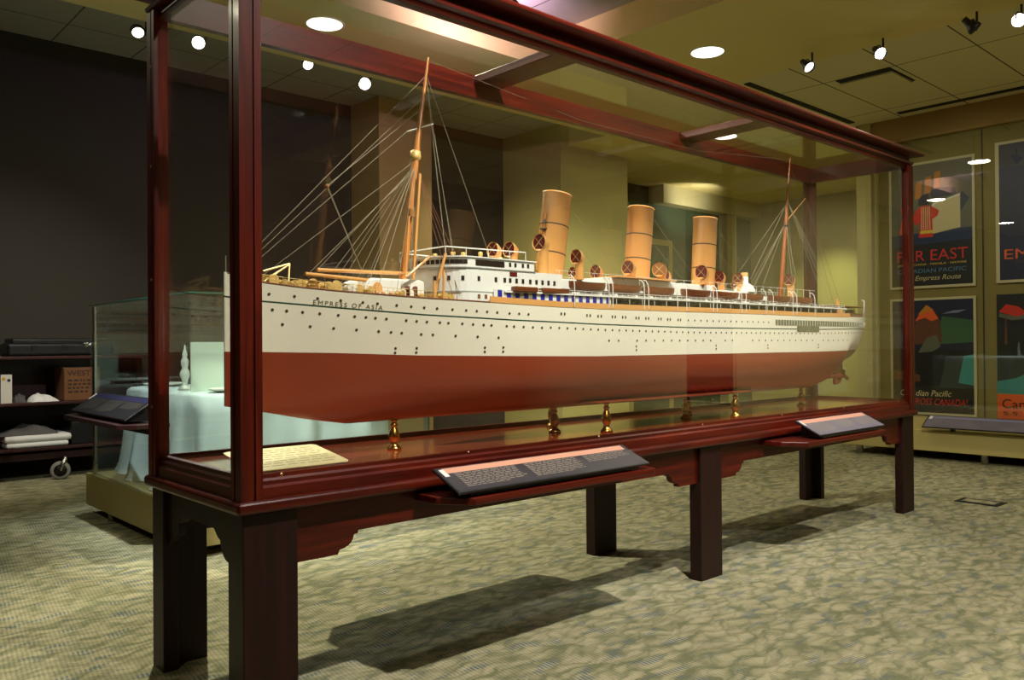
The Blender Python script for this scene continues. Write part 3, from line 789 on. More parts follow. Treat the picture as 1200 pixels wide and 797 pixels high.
for args in ((1.085, .30, 1.300, .023, 1.25), (1.235, .215, 1.330, .026, 1.212), (1.44, .225, 1.292, .024, 1.205), (1.53, .33, 1.245, .018, 1.205),
             (1.745, .225, 1.268, .025, 1.2275), (2.255, .225, 1.278, .026, 1.222),
             (2.46, .27, 1.270, .024, 1.205), (2.52, .36, 1.276, .022, 1.205), (2.62, .27, 1.272, .022, 1.205), (2.70, .34, 1.250, .016, 1.205), (3.06, .25, 1.285, .026, 1.172),
             (1.30, .45, 1.33, .026, 1.212), (1.80, .45, 1.27, .025, 1.2275), (2.28, .45, 1.278, .026, 1.222)):
    cowl(*args)
cowl(1.94, .215, 1.272, .027, 1.2275, (-.95, -.3, .05), 'ochre_dark')
# lifeboats and davits
def lifeboat(x0, x1, s, zt):
    m = MB(); n = 12; vs = []; yc = YC+s*.200; d = .038
    for i in range(n+1):
        t = i/n; x = x0+(x1-x0)*t; e = (1-abs(2*t-1)**4.5); w = .024*e**.55+.0004; sh = .003*abs(2*t-1)**2
        for k in range(9):
            a = R(180*k/8); vs.append((x, yc-w*math.cos(a), zt+sh-(d*(.55+.45*e))*math.sin(a)**.6))
    fs = [(i*9+k, (i+1)*9+k, (i+1)*9+k+1, i*9+k+1) for i in range(n) for k in range(8)]
    m.add(vs, fs, 0, True)
    m.add([vs[i*9] for i in range(n+1)]+[vs[i*9+8] for i in range(n+1)], [(i, i+1, n+2+i, n+1+i) for i in range(n)], 0)
    o = m.build('lifeboat', 'boat_wood', ship)
    mm = MB(); mm.box(x0+.03, x0+.045, yc-.012, yc+.012, 1.140, zt-.036); mm.box(x1-.045, x1-.03, yc-.012, yc+.012, 1.140, zt-.036)
    mm.build('boat_chock', 'ship_white', o)
    dm = MB()
    for xd in (x0+.004, x1-.004):
        yo = YC+s*.2235
        dm.tube([(xd, yo, 1.095), (xd, yo, 1.175), (xd, yo-s*.004, 1.195), (xd, yo-s*.014, 1.207), (xd, yo-s*.026, 1.210)], .0017, 6)
        dm.tube([(xd, yo-s*.024, 1.209), (xd, yc, zt)], .0008, 4)
    dm.build('davits', 'ship_white', o)
    return o
boats = [(1.315, 1.495), (1.525, 1.705), (1.74, 1.92), (1.99, 2.175), (2.21, 2.395), (2.44, 2.60), (2.672, 2.845), (2.89, 3.06)]
for i, (a, b2) in enumerate(boats):
    for s in (-1, 1): lifeboat(a-.008, b2+.008, s, 1.185-.0005*i)

# masts
def spar(pts, rs, mat, name, parent=ship): return MB().tube(pts, rs, 12).build(name, mat, parent)
fm = spar([(.712, YC, 1.11), (.779, YC, 1.60), (.794, YC, 1.70), (.832, YC, 1.94)], [.0135, .011, .008, .003], 'mast_wood', 'fore_mast')
MB().lathe([(.008, 0), (.017, .004), (.019, .012), (.017, .03), (.010, .034)], (.776, YC, 1.580), n=14).build('crows_nest', 'gold_gear', fm)
MB().tube([(.792, YC-.075, 1.690), (.795, YC+.075, 1.695)], .0022, 6).build('yard', 'ship_white', fm)
MB().box(.730, .752, YC-.03, YC-.016, 1.385, 1.41).build('mast_lamp_box', 'ochre_dark', fm)
mm_ = spar([(3.118, YC, 1.17), (3.180, YC, 1.55), (3.195, YC, 1.68), (3.238, YC, 1.951)], [.0115, .0095, .006, .002], 'mast_red', 'main_mast')
MB().lathe([(.011, 0), (.014, .004), (.014, .01), (.011, .014)], (3.182, YC, 1.575), n=12).build('mast_band', 'wire_dark', mm_)
MB().tube([(3.182, YC, 1.60), (3.36, YC-.02, 1.745)], .0022, 6).build('gaff', 'mast_wood', mm_)
# derrick posts beside the fore mast
MB().tube([(.735, YC-.035, 1.13), (.772, YC-.03, 1.53)], .0048, 8).build('derrick_post', 'ochre', ship)
MB().tube([(.705, YC-.03, 1.13), (.728, YC-.028, 1.385)], .0035, 8).build('derrick_post', 'ochre', ship)
MB().tube([(.41, YC+.01, 1.192), (.745, YC-.01, 1.197)], .006, 8).build('cargo_boom', 'ochre', ship)
MB().tube([(.32, YC-.08, 1.169), (.60, YC-.06, 1.160)], .006, 8).build('cargo_boom', 'ochre', ship)
MB().tube([(.665, YC-.10, 1.175), (.745, YC-.12, 1.245)], .0045, 8).build('cargo_boom', 'ochre', ship)
MB().tube([(.755, YC-.125, 1.115), (.800, YC-.13, 1.258)], .005, 8).build('cargo_boom', 'ochre', ship)
m = MB(); m.tube([(.228, YC, 1.177), (.312, YC, 1.204)], .0035, 6).tube([(.312, YC, 1.204), (.297, YC-.02, 1.135)], .0035, 6).tube([(.227, YC-.01, 1.147), (.310, YC, 1.201)], .0035, 6)
m.build('anchor_crane', 'brass_pale', ship)
m = MB(); m.tube([(.116, YC, 1.16), (.116, YC, 1.215)], .0015, 6); m.build('jack_staff', 'rope', ship)
# forward white house with rounded top
def dome_house(x0, x1, hw, z0, z1):
    o = [(x0, z0), (x0+.004, z0+(z1-z0)*.55), (x0+.018, z0+(z1-z0)*.88), (x0+.04, z1), (x1-.02, z1+.002), (x1, z1-.004), (x1, z0)]
    return MB().prism(o, 1, YC-hw, YC+hw)
dome_house(.52, .755, .075, 1.108, 1.170).build('hatch_house', 'ship_white', ship, bevel=.006)
MB().disc((.572, YC-.0765, 1.140), (0, -1, 0), .017, 20).build('round_hatch', 'ochre', ship)
MB().tube([(.66, YC-.115, 1.10), (.66, YC-.115, 1.13), (.652, YC-.122, 1.14)], [.006, .006, .009], 10).build('small_vent', 'cowl_red', ship)
MB().tube([(.69, YC-.115, 1.10), (.69, YC-.115, 1.13), (.682, YC-.122, 1.14)], [.006, .006, .009], 10).build('small_vent', 'cowl_red', ship)
def winch(x, y, z, k=1, mat='gold_gear'):
    lim = max(.004, bd(x)-.008-.017*k); y = YC+max(-lim, min(lim, y-YC))
    m = MB(); z += .006; m.tube([(x, y-.012*k, z+.012*k), (x, y+.012*k, z+.012*k)], .006*k, 10)
    for s in (-1, 1): m.tube([(x, y+s*.013*k, z+.012*k), (x, y+s*.016*k, z+.012*k)], .011*k, 12)
    m.box(x-.012*k, x+.012*k, y-.014*k, y+.014*k, z, z+.006*k); m.tube([(x+.012*k, y, z), (x+.012*k, y, z+.02*k)], .002*k, 6)
    return m.build('deck_winch', mat, ship)
for (x, y, k) in ((.25, .333, 1.5), (.275, .30, 1), (.36, .30, 1.5), (.43, .285, 1.6), (.50, .27, 1.4), (.43, .37, 1.4), (.36, .36, 1.3), (.53, .25, 1.2), (.70, .21, .8), (.74, .20, .8)):
    winch(x, y, lerp(ZD, x)-.010, k)
for (x, y, k) in ((.30, .27, 1.0), (.33, .31, 1.3), (.40, .25, 1.3), (.46, .32, 1.3), (.50, .33, 1.2), (.63, .20, 1.0), (.78, .18, 1.1), (.80, .165, 1.0)): winch(x, y, lerp(ZD, x)-.010, k)
MB().tube([(.735, YC-.15, 1.10), (.738, YC-.15, 1.165)], .0045, 8).build('derrick_post', 'ochre', ship)
MB().tube([(.77, YC-.155, 1.10), (.772, YC-.155, 1.20)], .004, 8).build('derrick_post', 'ochre', ship)
winch(.47, .255, lerp(ZD, .47)-.01, 1.5, 'ship_white')
m = MB()
for (x, y) in ((.395, .275), (.41, .273), (.555, .235), (.575, .23), (.60, .225), (.62, .22), (.79, .195), (.81, .19)): m.lathe([(.005, 0), (.004, .012), (.007, .014), (.007, .02), (0, .021)], (x, y, lerp(ZD, x)-.01), n=8)
m.build('bollards', 'ochre', ship)
for (x, y, k) in ((3.42, .25, 1.2), (3.50, .22, 1.6), (3.53, .40, 1.5), (3.60, .26, 1.1), (3.68, .333, 1.5), (3.75, .25, 1.2), (3.82, .3, 1.3)): winch(x, y, lerp(ZD, x)-.010+.025, k, 'gold_gear')
MB().tube([(3.50, .20, 1.10), (3.50, .20, 1.185)], .006, 8).build('docking_post', 'ochre', ship)
MB().tube([(3.52, .22, 1.10), (3.52, .22, 1.20)], .006, 8).build('docking_post', 'ochre', ship)
m = MB().box(3.38, 3.85, YC-.11, YC+.11, 1.10, 1.124); m.build('poop_house', 'boat_wood', ship, bevel=.006)
MB().box(3.40, 3.47, YC-.17, YC-.13, 1.105, 1.135).build('stern_locker', 'ochre', ship, bevel=.004)
MB().box(3.38, 3.88, YC-.14, YC+.14, 1.158, 1.161).build('docking_bridge', 'ochre_dark', ship)
m = MB().tube([(3.78, YC-.14, 1.10), (3.78, YC-.145, 1.17), (3.79, YC-.14, 1.195), (3.805, YC-.12, 1.20)], .0025, 6); m.build('davit', 'ship_white', ship)
# railings
def railing(x0, x1, n, zoff, h, s, mat, inset=.004, extra=0):
    m = MB(); P0 = []
    for i in range(n+1):
        x = x0+(x1-x0)*i/n; P0.append((x, YC+s*max(.002, bd(x)-inset), lerp(ZD, x)+zoff))
    for (x, y, z) in P0: m.tube([(x, y, z), (x, y, z+h)], .0009, 4)
    for f in (.5, 1): m.tube([(x, y, z+h*f) for x, y, z in P0], .0008, 4)
    return m.build('railing', mat, ship)
for s in (-1, 1):
    railing(.14, .76, 34, 0, .022, s, 'gold_gear'); railing(3.40, 3.91, 26, 0, .022, s, 'brass_pale')
    railing(1.0, 3.40, 70, .045, .016, s, 'ship_white', .003)
m = MB()
for s in (-1, 1):
    m.tube([(1.34, YC+s*.10, 1.235), (3.3, YC+s*.10, 1.235)], .0007, 4)
    for k in range(30): m.tube([(1.36+k*.065, YC+s*.10, 1.19), (1.36+k*.065, YC+s*.10, 1.235)], .0008, 4)
m.build('upper_railing', 'ship_white', ship)

# stern gallery opening along the hull
def hull_strip(x0, x1, z0, z1, s, off, n=30):
    m = MB(); vs = []
    for i in range(n+1):
        x = x0+(x1-x0)*i/n
        vs += [on_hull(x, z0, s, off), on_hull(x, z1, s, off)]
    m.add(vs, [(2*i, 2*i+2, 2*i+3, 2*i+1) for i in range(n)]); return m
for s in (-1, 1):
    g = hull_strip(2.69, 3.925, 1.043, 1.069, s, .0012, 60).build('gallery_opening', 'gallery_green', ship, recalc=False)
    hull_strip(2.89, 3.11, 1.012, 1.043, s, .0012).build('gallery_port', 'gallery_green', ship, recalc=False)
    m = MB()
    for k in range(48):
        x = 2.71+k*.0255
        m.tube([on_hull(x, 1.042, s, .002), on_hull(x, 1.070, s, .002)], .0012, 4)
    m.build('gallery_stanchions', 'ship_white', ship)
# portholes: rows following the sheer
def port(x, z, s=-1, r=.0042, mat='port_dark', e=1.0):
    nn = hull_n(x, z, s); c = on_hull(x, z, s, .0009)
    return MB().disc(c, nn, r, 10, 0, e)
npart = 0
def ports(xsz, r, as_parts, s=-1, e=1.0):
    global npart
    if as_parts:
        for x, z in xsz: port(x, z, s, r, e=e).build('porthole', 'port_dark', ship, recalc=False)
    else:
        m = MB()
        for x, z in xsz: mm = port(x, z, s, r, e=e); m.add(mm.v, mm.f)
        return m
dz = lambda x, d: lerp(ZG, x)+d
row_a = [(x, dz(x, .022)) for x in (.229, .299, .365, .433, .5, .546, .608, .656, .70, .745, .80, .85, .89, .93, .97, 1.02, 1.06, 1.10)]
row_b = [(x, dz(x, -.022)) for x in (.18, .24, .28, .325, .375, .43, .48, .515, .545, .58, .645, .68, .715, .76, .79, .84, .88, .92, .95, 1.01, 1.04, 1.08, 1.12, 1.16)]
row_c = [(x, dz(x, -.062)) for x in (.20, .27, .35, .42, .49, .56, .60, .635, .70, .74, .82, .9, .98)]
pairs = [(x+k*.017, dz(x, .030)) for x in (1.25, 1.38, 1.44, 1.52, 1.58, 1.66, 1.72, 1.80, 1.86, 1.93) for k in (0, 1)]
ports(row_a+row_b+row_c, .0046, True); ports(pairs, .0062, True, e=.7)
rr = random.Random(11)
rest = [(2.0+k*.045, dz(2.0+k*.045, .030)) for k in range(15)]
rest += [(1.20+k*.040, dz(1.20+k*.040, -.020)) for k in range(66)]
rest += [(1.5+k*.055, dz(1.5, -.060)) for k in range(38) if rr.random() < .8]
rest += [(x+i*.018, .935+j*.014) for x in (.62, .69, .93, 1.0, 1.66, 2.2, 2.62, 3.1, 3.5) for i in (0,) for j in (0, 1)]
m = ports(rest, .0044, False); o = m.build('small_portholes', 'port_dark', ship, recalc=False); o['kind'] = 'stuff'
m = ports([(x, z) for x, z in row_a+row_b+row_c+pairs+rest], .0042, False, 1); o = m.build('far_side_portholes', 'port_dark', ship, recalc=False); o['kind'] = 'stuff'
# name on the bow
def bow_text(s):
    cu = bpy.data.curves.new('tmp', 'FONT'); cu.body = 'EMPRESS OF ASIA'; cu.size = 1; cu.space_character = 1.35
    to = bpy.data.objects.new('tmp', cu); C.objects.link(to)
    dg = bpy.context.evaluated_depsgraph_get(); me = bpy.data.meshes.new_from_object(to.evaluated_get(dg))
    bpy.data.objects.remove(to); bpy.data.curves.remove(cu)
    vs = [v.co.copy() for v in me.vertices]; fs = [tuple(p.vertices) for p in me.polygons]
    w = max(v.x for v in vs); m = MB(); out = []
    for v in vs:
        u = v.x/w; x = (.352+u*.212) if s < 0 else (.564-u*.212)
        z = lerp(ZG, x)+.0040+v.y*.019; out.append(on_hull(x, z, s, .0010))
    m.add(out, fs); return m.build('bow_name', 'name_gold', ship, recalc=False)
bow_text(-1); bow_text(1)
# bilge keels, rudder, propellers
for s in (-1, 1):
    m = MB(); vs = []; n = 30
    for i in range(n+1):
        x = 1.42+(2.615-1.42)*i/n; e = min(1, min(i, n-i)/2.5); y = half(x, .741)
        vs += [(x, YC+s*(y-.006), .744), (x, YC+s*(y+(.186-y)*e), .7405), (x, YC+s*(y+(.186-y)*e), .7365), (x, YC+s*(y-.006), .738)]
    fs = [(4*i+k, 4*i+4+k, 4*i+4+(k+1) % 4, 4*i+(k+1) % 4) for i in range(n) for k in range(4)]+[(0, 1, 2, 3), tuple(4*n+k for k in (3, 2, 1, 0))]
    m.add(vs, fs).build('bilge_keel', 'hull_red', ship)
    sh = MB().tube([(3.30, YC+s*.06, .775), (3.66, YC+s*.07, .772)], [.014, .010], 10).build('shaft_bossing', 'hull_red', ship)
    pr = MB().tube([(3.655, YC+s*.07, .772), (3.69, YC+s*.07, .772), (3.70, YC+s*.07, .772)], [.013, .011, .003], 12)
    for k in range(3):
        a = R(90+120*k); u = Vector((0, math.cos(a), math.sin(a))); w2 = Vector((.35, -math.sin(a), math.cos(a))).normalized()
        c = Vector((3.675, YC+s*.07, .772))
        pts = [c+u*.008-w2*.006, c+u*.020-w2*.012, c+u*.031-w2*.011, c+u*.037, c+u*.031+w2*.011, c+u*.020+w2*.012, c+u*.008+w2*.006]
        nn = u.cross(w2)*.001
        pr.add([p+nn for p in pts]+[p-nn for p in pts], [tuple(range(7)), tuple(range(13, 6, -1))]+[(i, (i+1) % 7, 7+(i+1) % 7, 7+i) for i in range(7)])
    pr.build('propeller', 'brass', ship)
rd = [(3.70, .872), (3.70, .725), (3.715, .718), (3.77, .725), (3.80, .76), (3.805, .81), (3.795, .872)]
MB().prism(rd, 1, YC-.006, YC+.006).build('rudder', 'hull_red', ship, bevel=.003)
MB().prism([(3.38, .716), (3.38, .80), (3.60, .86), (3.72, .875), (3.70, .835), (3.52, .78), (3.44, .716)], 1, YC-.006, YC+.006).build('stern_post', 'hull_red', ship)

# rigging, one mesh per stay group
def lines(name, segs, r=.0009, mat='rope'):
    m = MB()
    for a, b2 in segs: m.tube([a, b2], r, 4, smooth=False)
    return m.build(name, mat, ship)
ft = lambda z: Vector((lerp([(1.11, .712), (1.6, .779), (1.7, .794), (1.94, .832)], z), YC, z))
mt = lambda z: Vector((lerp([(1.17, 3.118), (1.55, 3.18), (1.68, 3.195), (1.95, 3.238)], z), YC, z))
lines('fore_stays', [(ft(1.875), (.13, YC, 1.165)), (ft(1.80), (.14, YC, 1.16)), (ft(1.72), (.15, YC, 1.155)), (ft(1.58), (.22, YC, 1.16))], .0008)
lines('hoisting_tackle', [((.439, YC, 1.452), (.555, YC-.01, 1.20)), ((.443, YC, 1.452), (.568, YC+.01, 1.20)), (ft(1.76), (.439, YC, 1.452))], .0011, 'rope')
MB().lathe([(0, -.008), (.006, -.004), (.006, .004), (0, .008)], (.441, YC, 1.452), n=8).build('block', 'ochre_dark', ship)
for s in (-1, 1):
    lines('fore_shrouds', [(ft(1.57), (x, YC+s*w, 1.125)) for x, w in ((.50, .12), (.535, .13), (.60, .14), (.645, .145))], .0009)
    lines('fore_backstays', [(ft(1.565), (x, YC+s*.165, 1.12)) for x in (.80, .83, .86, .885)], .0010, 'rope_brown')
    lines('signal_halyards', [((.793, YC+s*.07, 1.69), (.86, YC+s*.10, 1.25)), (ft(1.88), (1.0, YC+s*.12, 1.26)), (ft(1.87), (.92, YC+s*.02, 1.25))], .0008)
    lines('main_shrouds', [(mt(1.72), (x, YC+s*w, 1.16)) for x, w in ((3.34, .14), (3.40, .14), (3.46, .14), (3.52, .13))]+[(mt(1.6), (x, YC+s*.16, 1.16)) for x in (2.98, 3.04)], .0009)
    lines('main_forestays', [(mt(1.70), (2.75, YC+s*.05, 1.27)), (mt(1.60), (2.88, YC+s*.03, 1.22))], .0008)
    for (fn, fx) in ((F[0], 1.6), (F[1], 2.12), (F[2], 2.6)):
        lines('funnel_guys', [(fn[1]+fn[2]*(fn[3]*.6)+Vector((0, s*.05, 0)), (fx, YC+s*.19, 1.14)), (fn[1]+fn[2]*(fn[3]*.9)+Vector((0, s*.05, 0)), (fx+.1, YC+s*.19, 1.14))], .0005)
lines('boom_tackle', [((.41, YC+.01, 1.192), ft(1.56)), ((.33, YC-.08, 1.169), ft(1.55)), ((.46, YC, 1.19), ft(1.57)), ((.42, YC, 1.19), (.43, YC-.02, 1.13)), ((.33, YC-.08, 1.169), (.34, YC-.06, 1.13))], .0008)
lines('gaff_lines', [((3.36, YC-.02, 1.745), (3.60, YC-.1, 1.16)), ((3.36, YC-.02, 1.745), (3.72, YC, 1.16)), ((3.36, YC-.02, 1.745), mt(1.9)), ((3.30, YC, 1.70), (3.55, YC+.1, 1.16))], .0008, 'rope_brown')
m = MB().tube([ft(1.93), (1.6, YC, 1.86), (2.4, YC, 1.86), mt(1.94)], .0005, 4); m.build('aerial_wire', 'rope', ship)

# ------------------------------------------------------------------ glass cabinet with the laid table, behind the bow
gx0, gx1, gy0, gy1 = .57, 1.97, 1.80, 3.33
gc = thing('glass_cabinet', ((gx0+gx1)/2, (gy0+gy1)/2, 0), 'low glass cabinet on an olive base, left behind the ship case', 'glass cabinet')
MB().box(gx0, gx1, gy0, gy1, .05, .232).build('base', 'base_dim', gc, bevel=.003)
for x in (gx0+.035, gx1-.08):
    for y in (gy0+.22, gy1-.36):
        MB().lathe([(.0, 0), (.02, 0), (.02, .05)], (x, y, 0), n=16).build('foot', 'steel', gc)
for a in ((gx0+.02, gx0+.028, gy0+.02, gy1-.02), (gx1-.028, gx1-.02, gy0+.02, gy1-.02)):
    MB().box(a[0], a[1], a[2], a[3], .233, 1.195).build('glass_pane', 'glass_green', gc)
for y in (gy0+.02, gy1-.028):
    MB().box(gx0+.03, gx1-.03, y, y+.008, .233, 1.195).build('glass_pane', 'glass_green', gc)
MB().box(gx0+.015, gx1-.015, gy0+.015, gy1-.015, 1.196, 1.204).build('glass_top', 'glass_green', gc)
m = MB()
for (a, b2) in (((gx0+.015, gy0+.015), (gx1-.015, gy0+.015)), ((gx1-.015, gy0+.015), (gx1-.015, gy1-.015)), ((gx1-.015, gy1-.015), (gx0+.015, gy1-.015)), ((gx0+.015, gy1-.015), (gx0+.015, gy0+.015))):
    m.tube([(a[0], a[1], 1.206), (b2[0], b2[1], 1.206)], .0045, 6)
m.build('top_edging', 'rim_green', gc)
m = MB()
for (x, y) in ((gx0+.024, gy1-.09), (gx1-.024, gy0+.06)): m.box(x-.006, x+.006, y-.02, y+.02, .233, 1.195)
m.build('door_stiles', 'steel', gc)
MB().lathe([(.0, -.02), (.012, -.018), (.016, 0), (.008, .006), (.008, .02)], (gx0-.002, gy1-.04, .98), (1, 0, 0), 12).build('lock', 'steel', gc)
# tablecloth: box with rounded shoulders and folds
def tablecloth():
    x0, x1, y0, y1, zt, zb = .72, 1.81, 1.93, 3.22, .735, .236
    m = MB(); per = []; N = 120
    cx, cy = (x0+x1)/2, (y0+y1)/2; hx, hy = (x1-x0)/2, (y1-y0)/2
    rnd = random.Random(4); ph = [rnd.uniform(0, 6.28) for _ in range(6)]
    rings = []
    levels = [(0.0, -.03), (.5, -.0), (.90, 0), (.97, .004), (1.0, .02), (1.0, .10), (1.0, .22), (1.0, .34), (1.0, .46), (1.02, .497)]
    for f, dz_ in levels:
        ring = []
        for k in range(N):
            a = 2*PI*k/N; ca, sa = math.cos(a), math.sin(a); p = 9
            rr_ = (abs(ca)**p+abs(sa)**p)**(-1/p)
            drop = max(0, dz_); fold = drop*.13*(math.sin(11*a+ph[0])+.6*math.sin(23*a+ph[1])+.35*math.sin(5*a+ph[2])) + drop*.05
            ring.append((cx+(hx*f)*rr_*ca+fold*ca, cy+(hy*f)*rr_*sa+fold*sa, zt-max(0, dz_)))
        rings.append(ring)
    vs = [q for r_ in rings for q in r_]
    fs = [(i*N+k, i*N+(k+1) % N, (i+1)*N+(k+1) % N, (i+1)*N+k) for i in range(1, len(rings)-1) for k in range(N)]
    m.add(vs, fs, 0, True); m.add(rings[1], [tuple(range(N))], 0, False)
    return m
o = tablecloth().build('tablecloth', 'cloth_white', loc=(1.19, 2.61, .236)); tag(o, 'pale blue-white cloth draped to the floor of the glass cabinet', 'tablecloth')
def plate(x, y, r, label):
    o = MB().lathe([(0, .004), (r*.6, .004), (r*.7, .008), (r*.97, .018), (r, .020), (r*.95, .014), (r*.55, 0), (0, 0)], (x, y, .7355), n=28).build('dinner_plate', 'china', loc=(x, y, .7355))
    return tag(o, label, 'plate', 'plates on the laid table')
plate(.88, 2.07, .10, 'white plate at the front of the laid table, beside the pale card')
plate(.90, 2.98, .12, 'white plate at the left end of the laid table')
plate(1.35, 2.75, .12, 'white plate at the middle of the laid table behind the figurine')
o = MB().lathe([(.0, 0), (.036, 0), (.03, .015), (.012, .03), (.015, .05), (.027, .08), (.022, .10), (.014, .115), (.020, .135), (.020, .155), (.011, .17), (.014, .19), (.006, .21), (.003, .235), (0, .24)], (.80, 2.42, .7355), n=16).build('china_figurine', 'china', loc=(.80, 2.42, .7355))
tag(o, 'slim white china figurine standing on the laid table', 'figurine')
for (x, y, lb) in ((1.05, 2.42, 'small clear glass dish by the figurine'), (1.12, 2.30, 'small clear glass dish by the pale card')):
    o = MB().lathe([(0, 0), (.022, 0), (.008, .008), (.008, .02), (.03, .035), (.035, .05), (.032, .05), (.027, .036), (0, .026)], (x, y, .7355), n=16).build('glass_dish', 'glass_green', loc=(x, y, .7355)); tag(o, lb, 'glass dish', 'glassware on the laid table')
o = MB().box(.745, 1.08, 2.20, 2.206, .7356, .985).build('menu_card', 'card_pale', loc=(.91, 2.2, .7356)); tag(o, 'tall pale blank card standing upright on the laid table', 'card')
# label shelf of the cabinet
cs = thing('cabinet_label_shelf', (.47, 2.48, .60), 'dark red wooden bracket shelf on the side of the glass cabinet', 'shelf')
MB().prism([(gx0-.001, 2.0), (.42, 2.0), (.35, 2.06), (.35, 2.92), (.42, 2.98), (gx0-.001, 2.98)], 2, .585, .607).build('shelf_board', 'wood_leg', cs, bevel=.003)
MB().box(.50, gx0-.0005, 2.1, 2.9, .55, .585).build('bracket', 'wood_leg', cs)
panel((.385, 2.92, .625), (0, -1, 0), 0, (.14, 0, .092), .87, .168, 'dark information panel on the bracket shelf of the glass cabinet at left', 'cabinet information panels', 'dark')

# ------------------------------------------------------------------ cart against the back wall
ct = thing('service_cart', (.55, 5.05, 0), 'dark red wooden three-shelf cart against the back wall at left', 'cart')
for z, nm in ((.245, 'shelf'), (.572, 'shelf'), (.905, 'shelf')):
    MB().box(-.55, 1.55, 4.80, 5.35, z-.022, z).build(nm, 'cart_wood', ct, bevel=.003)
MB().box(-.55, 1.55, 4.86, 5.35, .15, .20).build('bottom_rail', 'cart_wood', ct)
for x in (-.52, 1.50):
    MB().box(x, x+.04, 4.84, 4.88, .10, .90).build('upright', 'cart_wood', ct); MB().box(x, x+.04, 5.28, 5.32, .10, .90).build('upright', 'cart_wood', ct)
MB().box(-.5, 1.5, 5.33, 5.345, .22, .9).build('back_panel', 'cart_wood', ct)
def caster(x, y):
    A = Vector((-.22, -.97, 0)).normalized(); c = Vector((x, y, .068))
    o = MB().lathe([(.0, -.012), (.058, -.012), (.067, -.006), (.067, .006), (.058, .012), (0, .012)], c, A, 26).build('caster_wheel', 'rubber', ct)
    MB().lathe([(0, -.015), (.044, -.014), (.04, .0), (.044, .014), (.0, .015)], c, A, 20).build('hub', 'chrome_dark', o)
    MB().tube([c+A*.02, c+A*.022+Vector((.012, 0, .045)), c+A*.018+Vector((.03, 0, .075)), c+Vector((.03, 0, .09))], [.012, .014, .016, .016], 10).build('fork', 'steel', o)
caster(.80, 4.80); caster(-.4, 4.84)
# things on the cart
o = thing('black_case', (.72, 4.92, .905), 'long black hard case lying on the top shelf of the cart', 'case')
MB().box(.47, 1.18, 4.83, 5.10, .9055, 1.00).build('case_body', 'case_black', o, bevel=.02, seg=3)
MB().box(.50, 1.15, 4.84, 5.09, .985, 1.035).build('case_lid', 'case_black', o, bevel=.015, seg=3)
for x in (.62, .82, 1.02): MB().box(x, x+.04, 4.818, 4.83, .955, .985).build('latch', 'chrome_dark', o)
o = thing('cardboard_box', (.93, 4.93, .572), 'brown printed cardboard box on the middle shelf of the cart', 'box')
MB().box(.835, 1.08, 4.83, 5.1, .5725, .815).build('carton', 'cardboard', o, bevel=.004)
MB().box(.835, 1.08, 4.9, 4.935, .8152, .8165).build('tape', 'box_white', o)
text('printed_word', 'WEST', 'ink', o, (.855, 4.8285, .755), (1, 0, 0), (0, 0, 1), .04, .16)
m = MB(); rr = random.Random(2)
for k in range(4):
    x = .86
    while x < 1.0:
        w = rr.uniform(.01, .03); m.box(x, x+w, 4.828, 4.8298, .715-k*.028, .727-k*.028); x += w+.012
m.build('printed_lines', 'ink', o)
o = thing('product_box', (.44, 4.9, .572), 'small white and blue printed box at the left edge of the photo', 'box')
MB().box(.36, .43, 4.84, 4.94, .5725, .785).build('carton', 'box_blue', o)
MB().box(.43, .50, 4.84, 4.94, .5725, .775).build('carton_side', 'box_white', o)
MB().disc((.447, 4.8385, .745), (0, -1, 0), .012, 14).build('yellow_dot', 'box_yellow', o); MB().disc((.48, 4.8385, .735), (0, -1, 0), .011, 14).build('blue_dot', 'box_blue', o)
def crumple(x0, x1, y0, y1, z0, h, seed, name, mat, label, group=None, cat='cloth'):
    r_ = random.Random(seed); m = MB(); n = 16; k = 10; vs = []
    ph = [r_.uniform(0, 6.28) for _ in range(8)]
    for i in range(n+1):
        for j in range(k+1):
            u, w = i/n, j/k
            e = (math.sin(PI*u)**.5)*(math.sin(PI*w)**.5)
            z = z0+h*e*(.62+.2*math.sin(5*u+ph[0]+3*w)+.14*math.sin(13*u+ph[1])*math.cos(9*w+ph[2])+.08*math.sin(21*u+ph[3]+7*w))
            vs.append((x0+(x1-x0)*u+.008*math.sin(9*w+ph[4]), y0+(y1-y0)*w+.008*math.sin(11*u+ph[5]), max(z0+.001, z)))
    m.add(vs, [(i*(k+1)+j, (i+1)*(k+1)+j, (i+1)*(k+1)+j+1, i*(k+1)+j+1) for i in range(n) for j in range(k)], 0, True)
    b0 = []
    o = m.build(name, mat, loc=((x0+x1)/2, (y0+y1)/2, z0)); return tag(o, label, cat, group)
crumple(.52, .60, 4.84, 5.02, .5725, .10, 1, 'crumpled_cloth', 'linen_grey', 'crumpled greyish plastic bag on the middle shelf of the cart', cat='bag')
crumple(.615, .80, 4.82, 5.0, .5725, .075, 6, 'crumpled_cloth', 'linen', 'crumpled white cloth on the middle shelf of the cart beside the brown box')
def folded(x0, x1, z0, z1, mat, label, sh=0):
    m = MB(); o = [(4.82, z0), (4.805, (z0+z1)/2), (4.82, z1), (5.14, z1), (5.14, z0)]
    m.prism(o, 0, x0, x1); ob = m.build('folded_linen', mat, bevel=.012, seg=3, loc=((x0+x1)/2, 4.95, z0)); return tag(ob, label, 'linen', 'linen folded on the cart')
folded(.46, .86, .2455, .285, 'linen', 'white folded cloth at the bottom of the linen stack on the cart')
folded(.45, .88, .2865, .335, 'linen', 'white folded cloth in the middle of the linen stack on the cart')
crumple(.42, .80, 4.84, 5.08, .336, .085, 9, 'folded_linen', 'linen_grey', 'grey cloth on top of the linen stack on the cart', 'linen folded on the cart', 'linen')
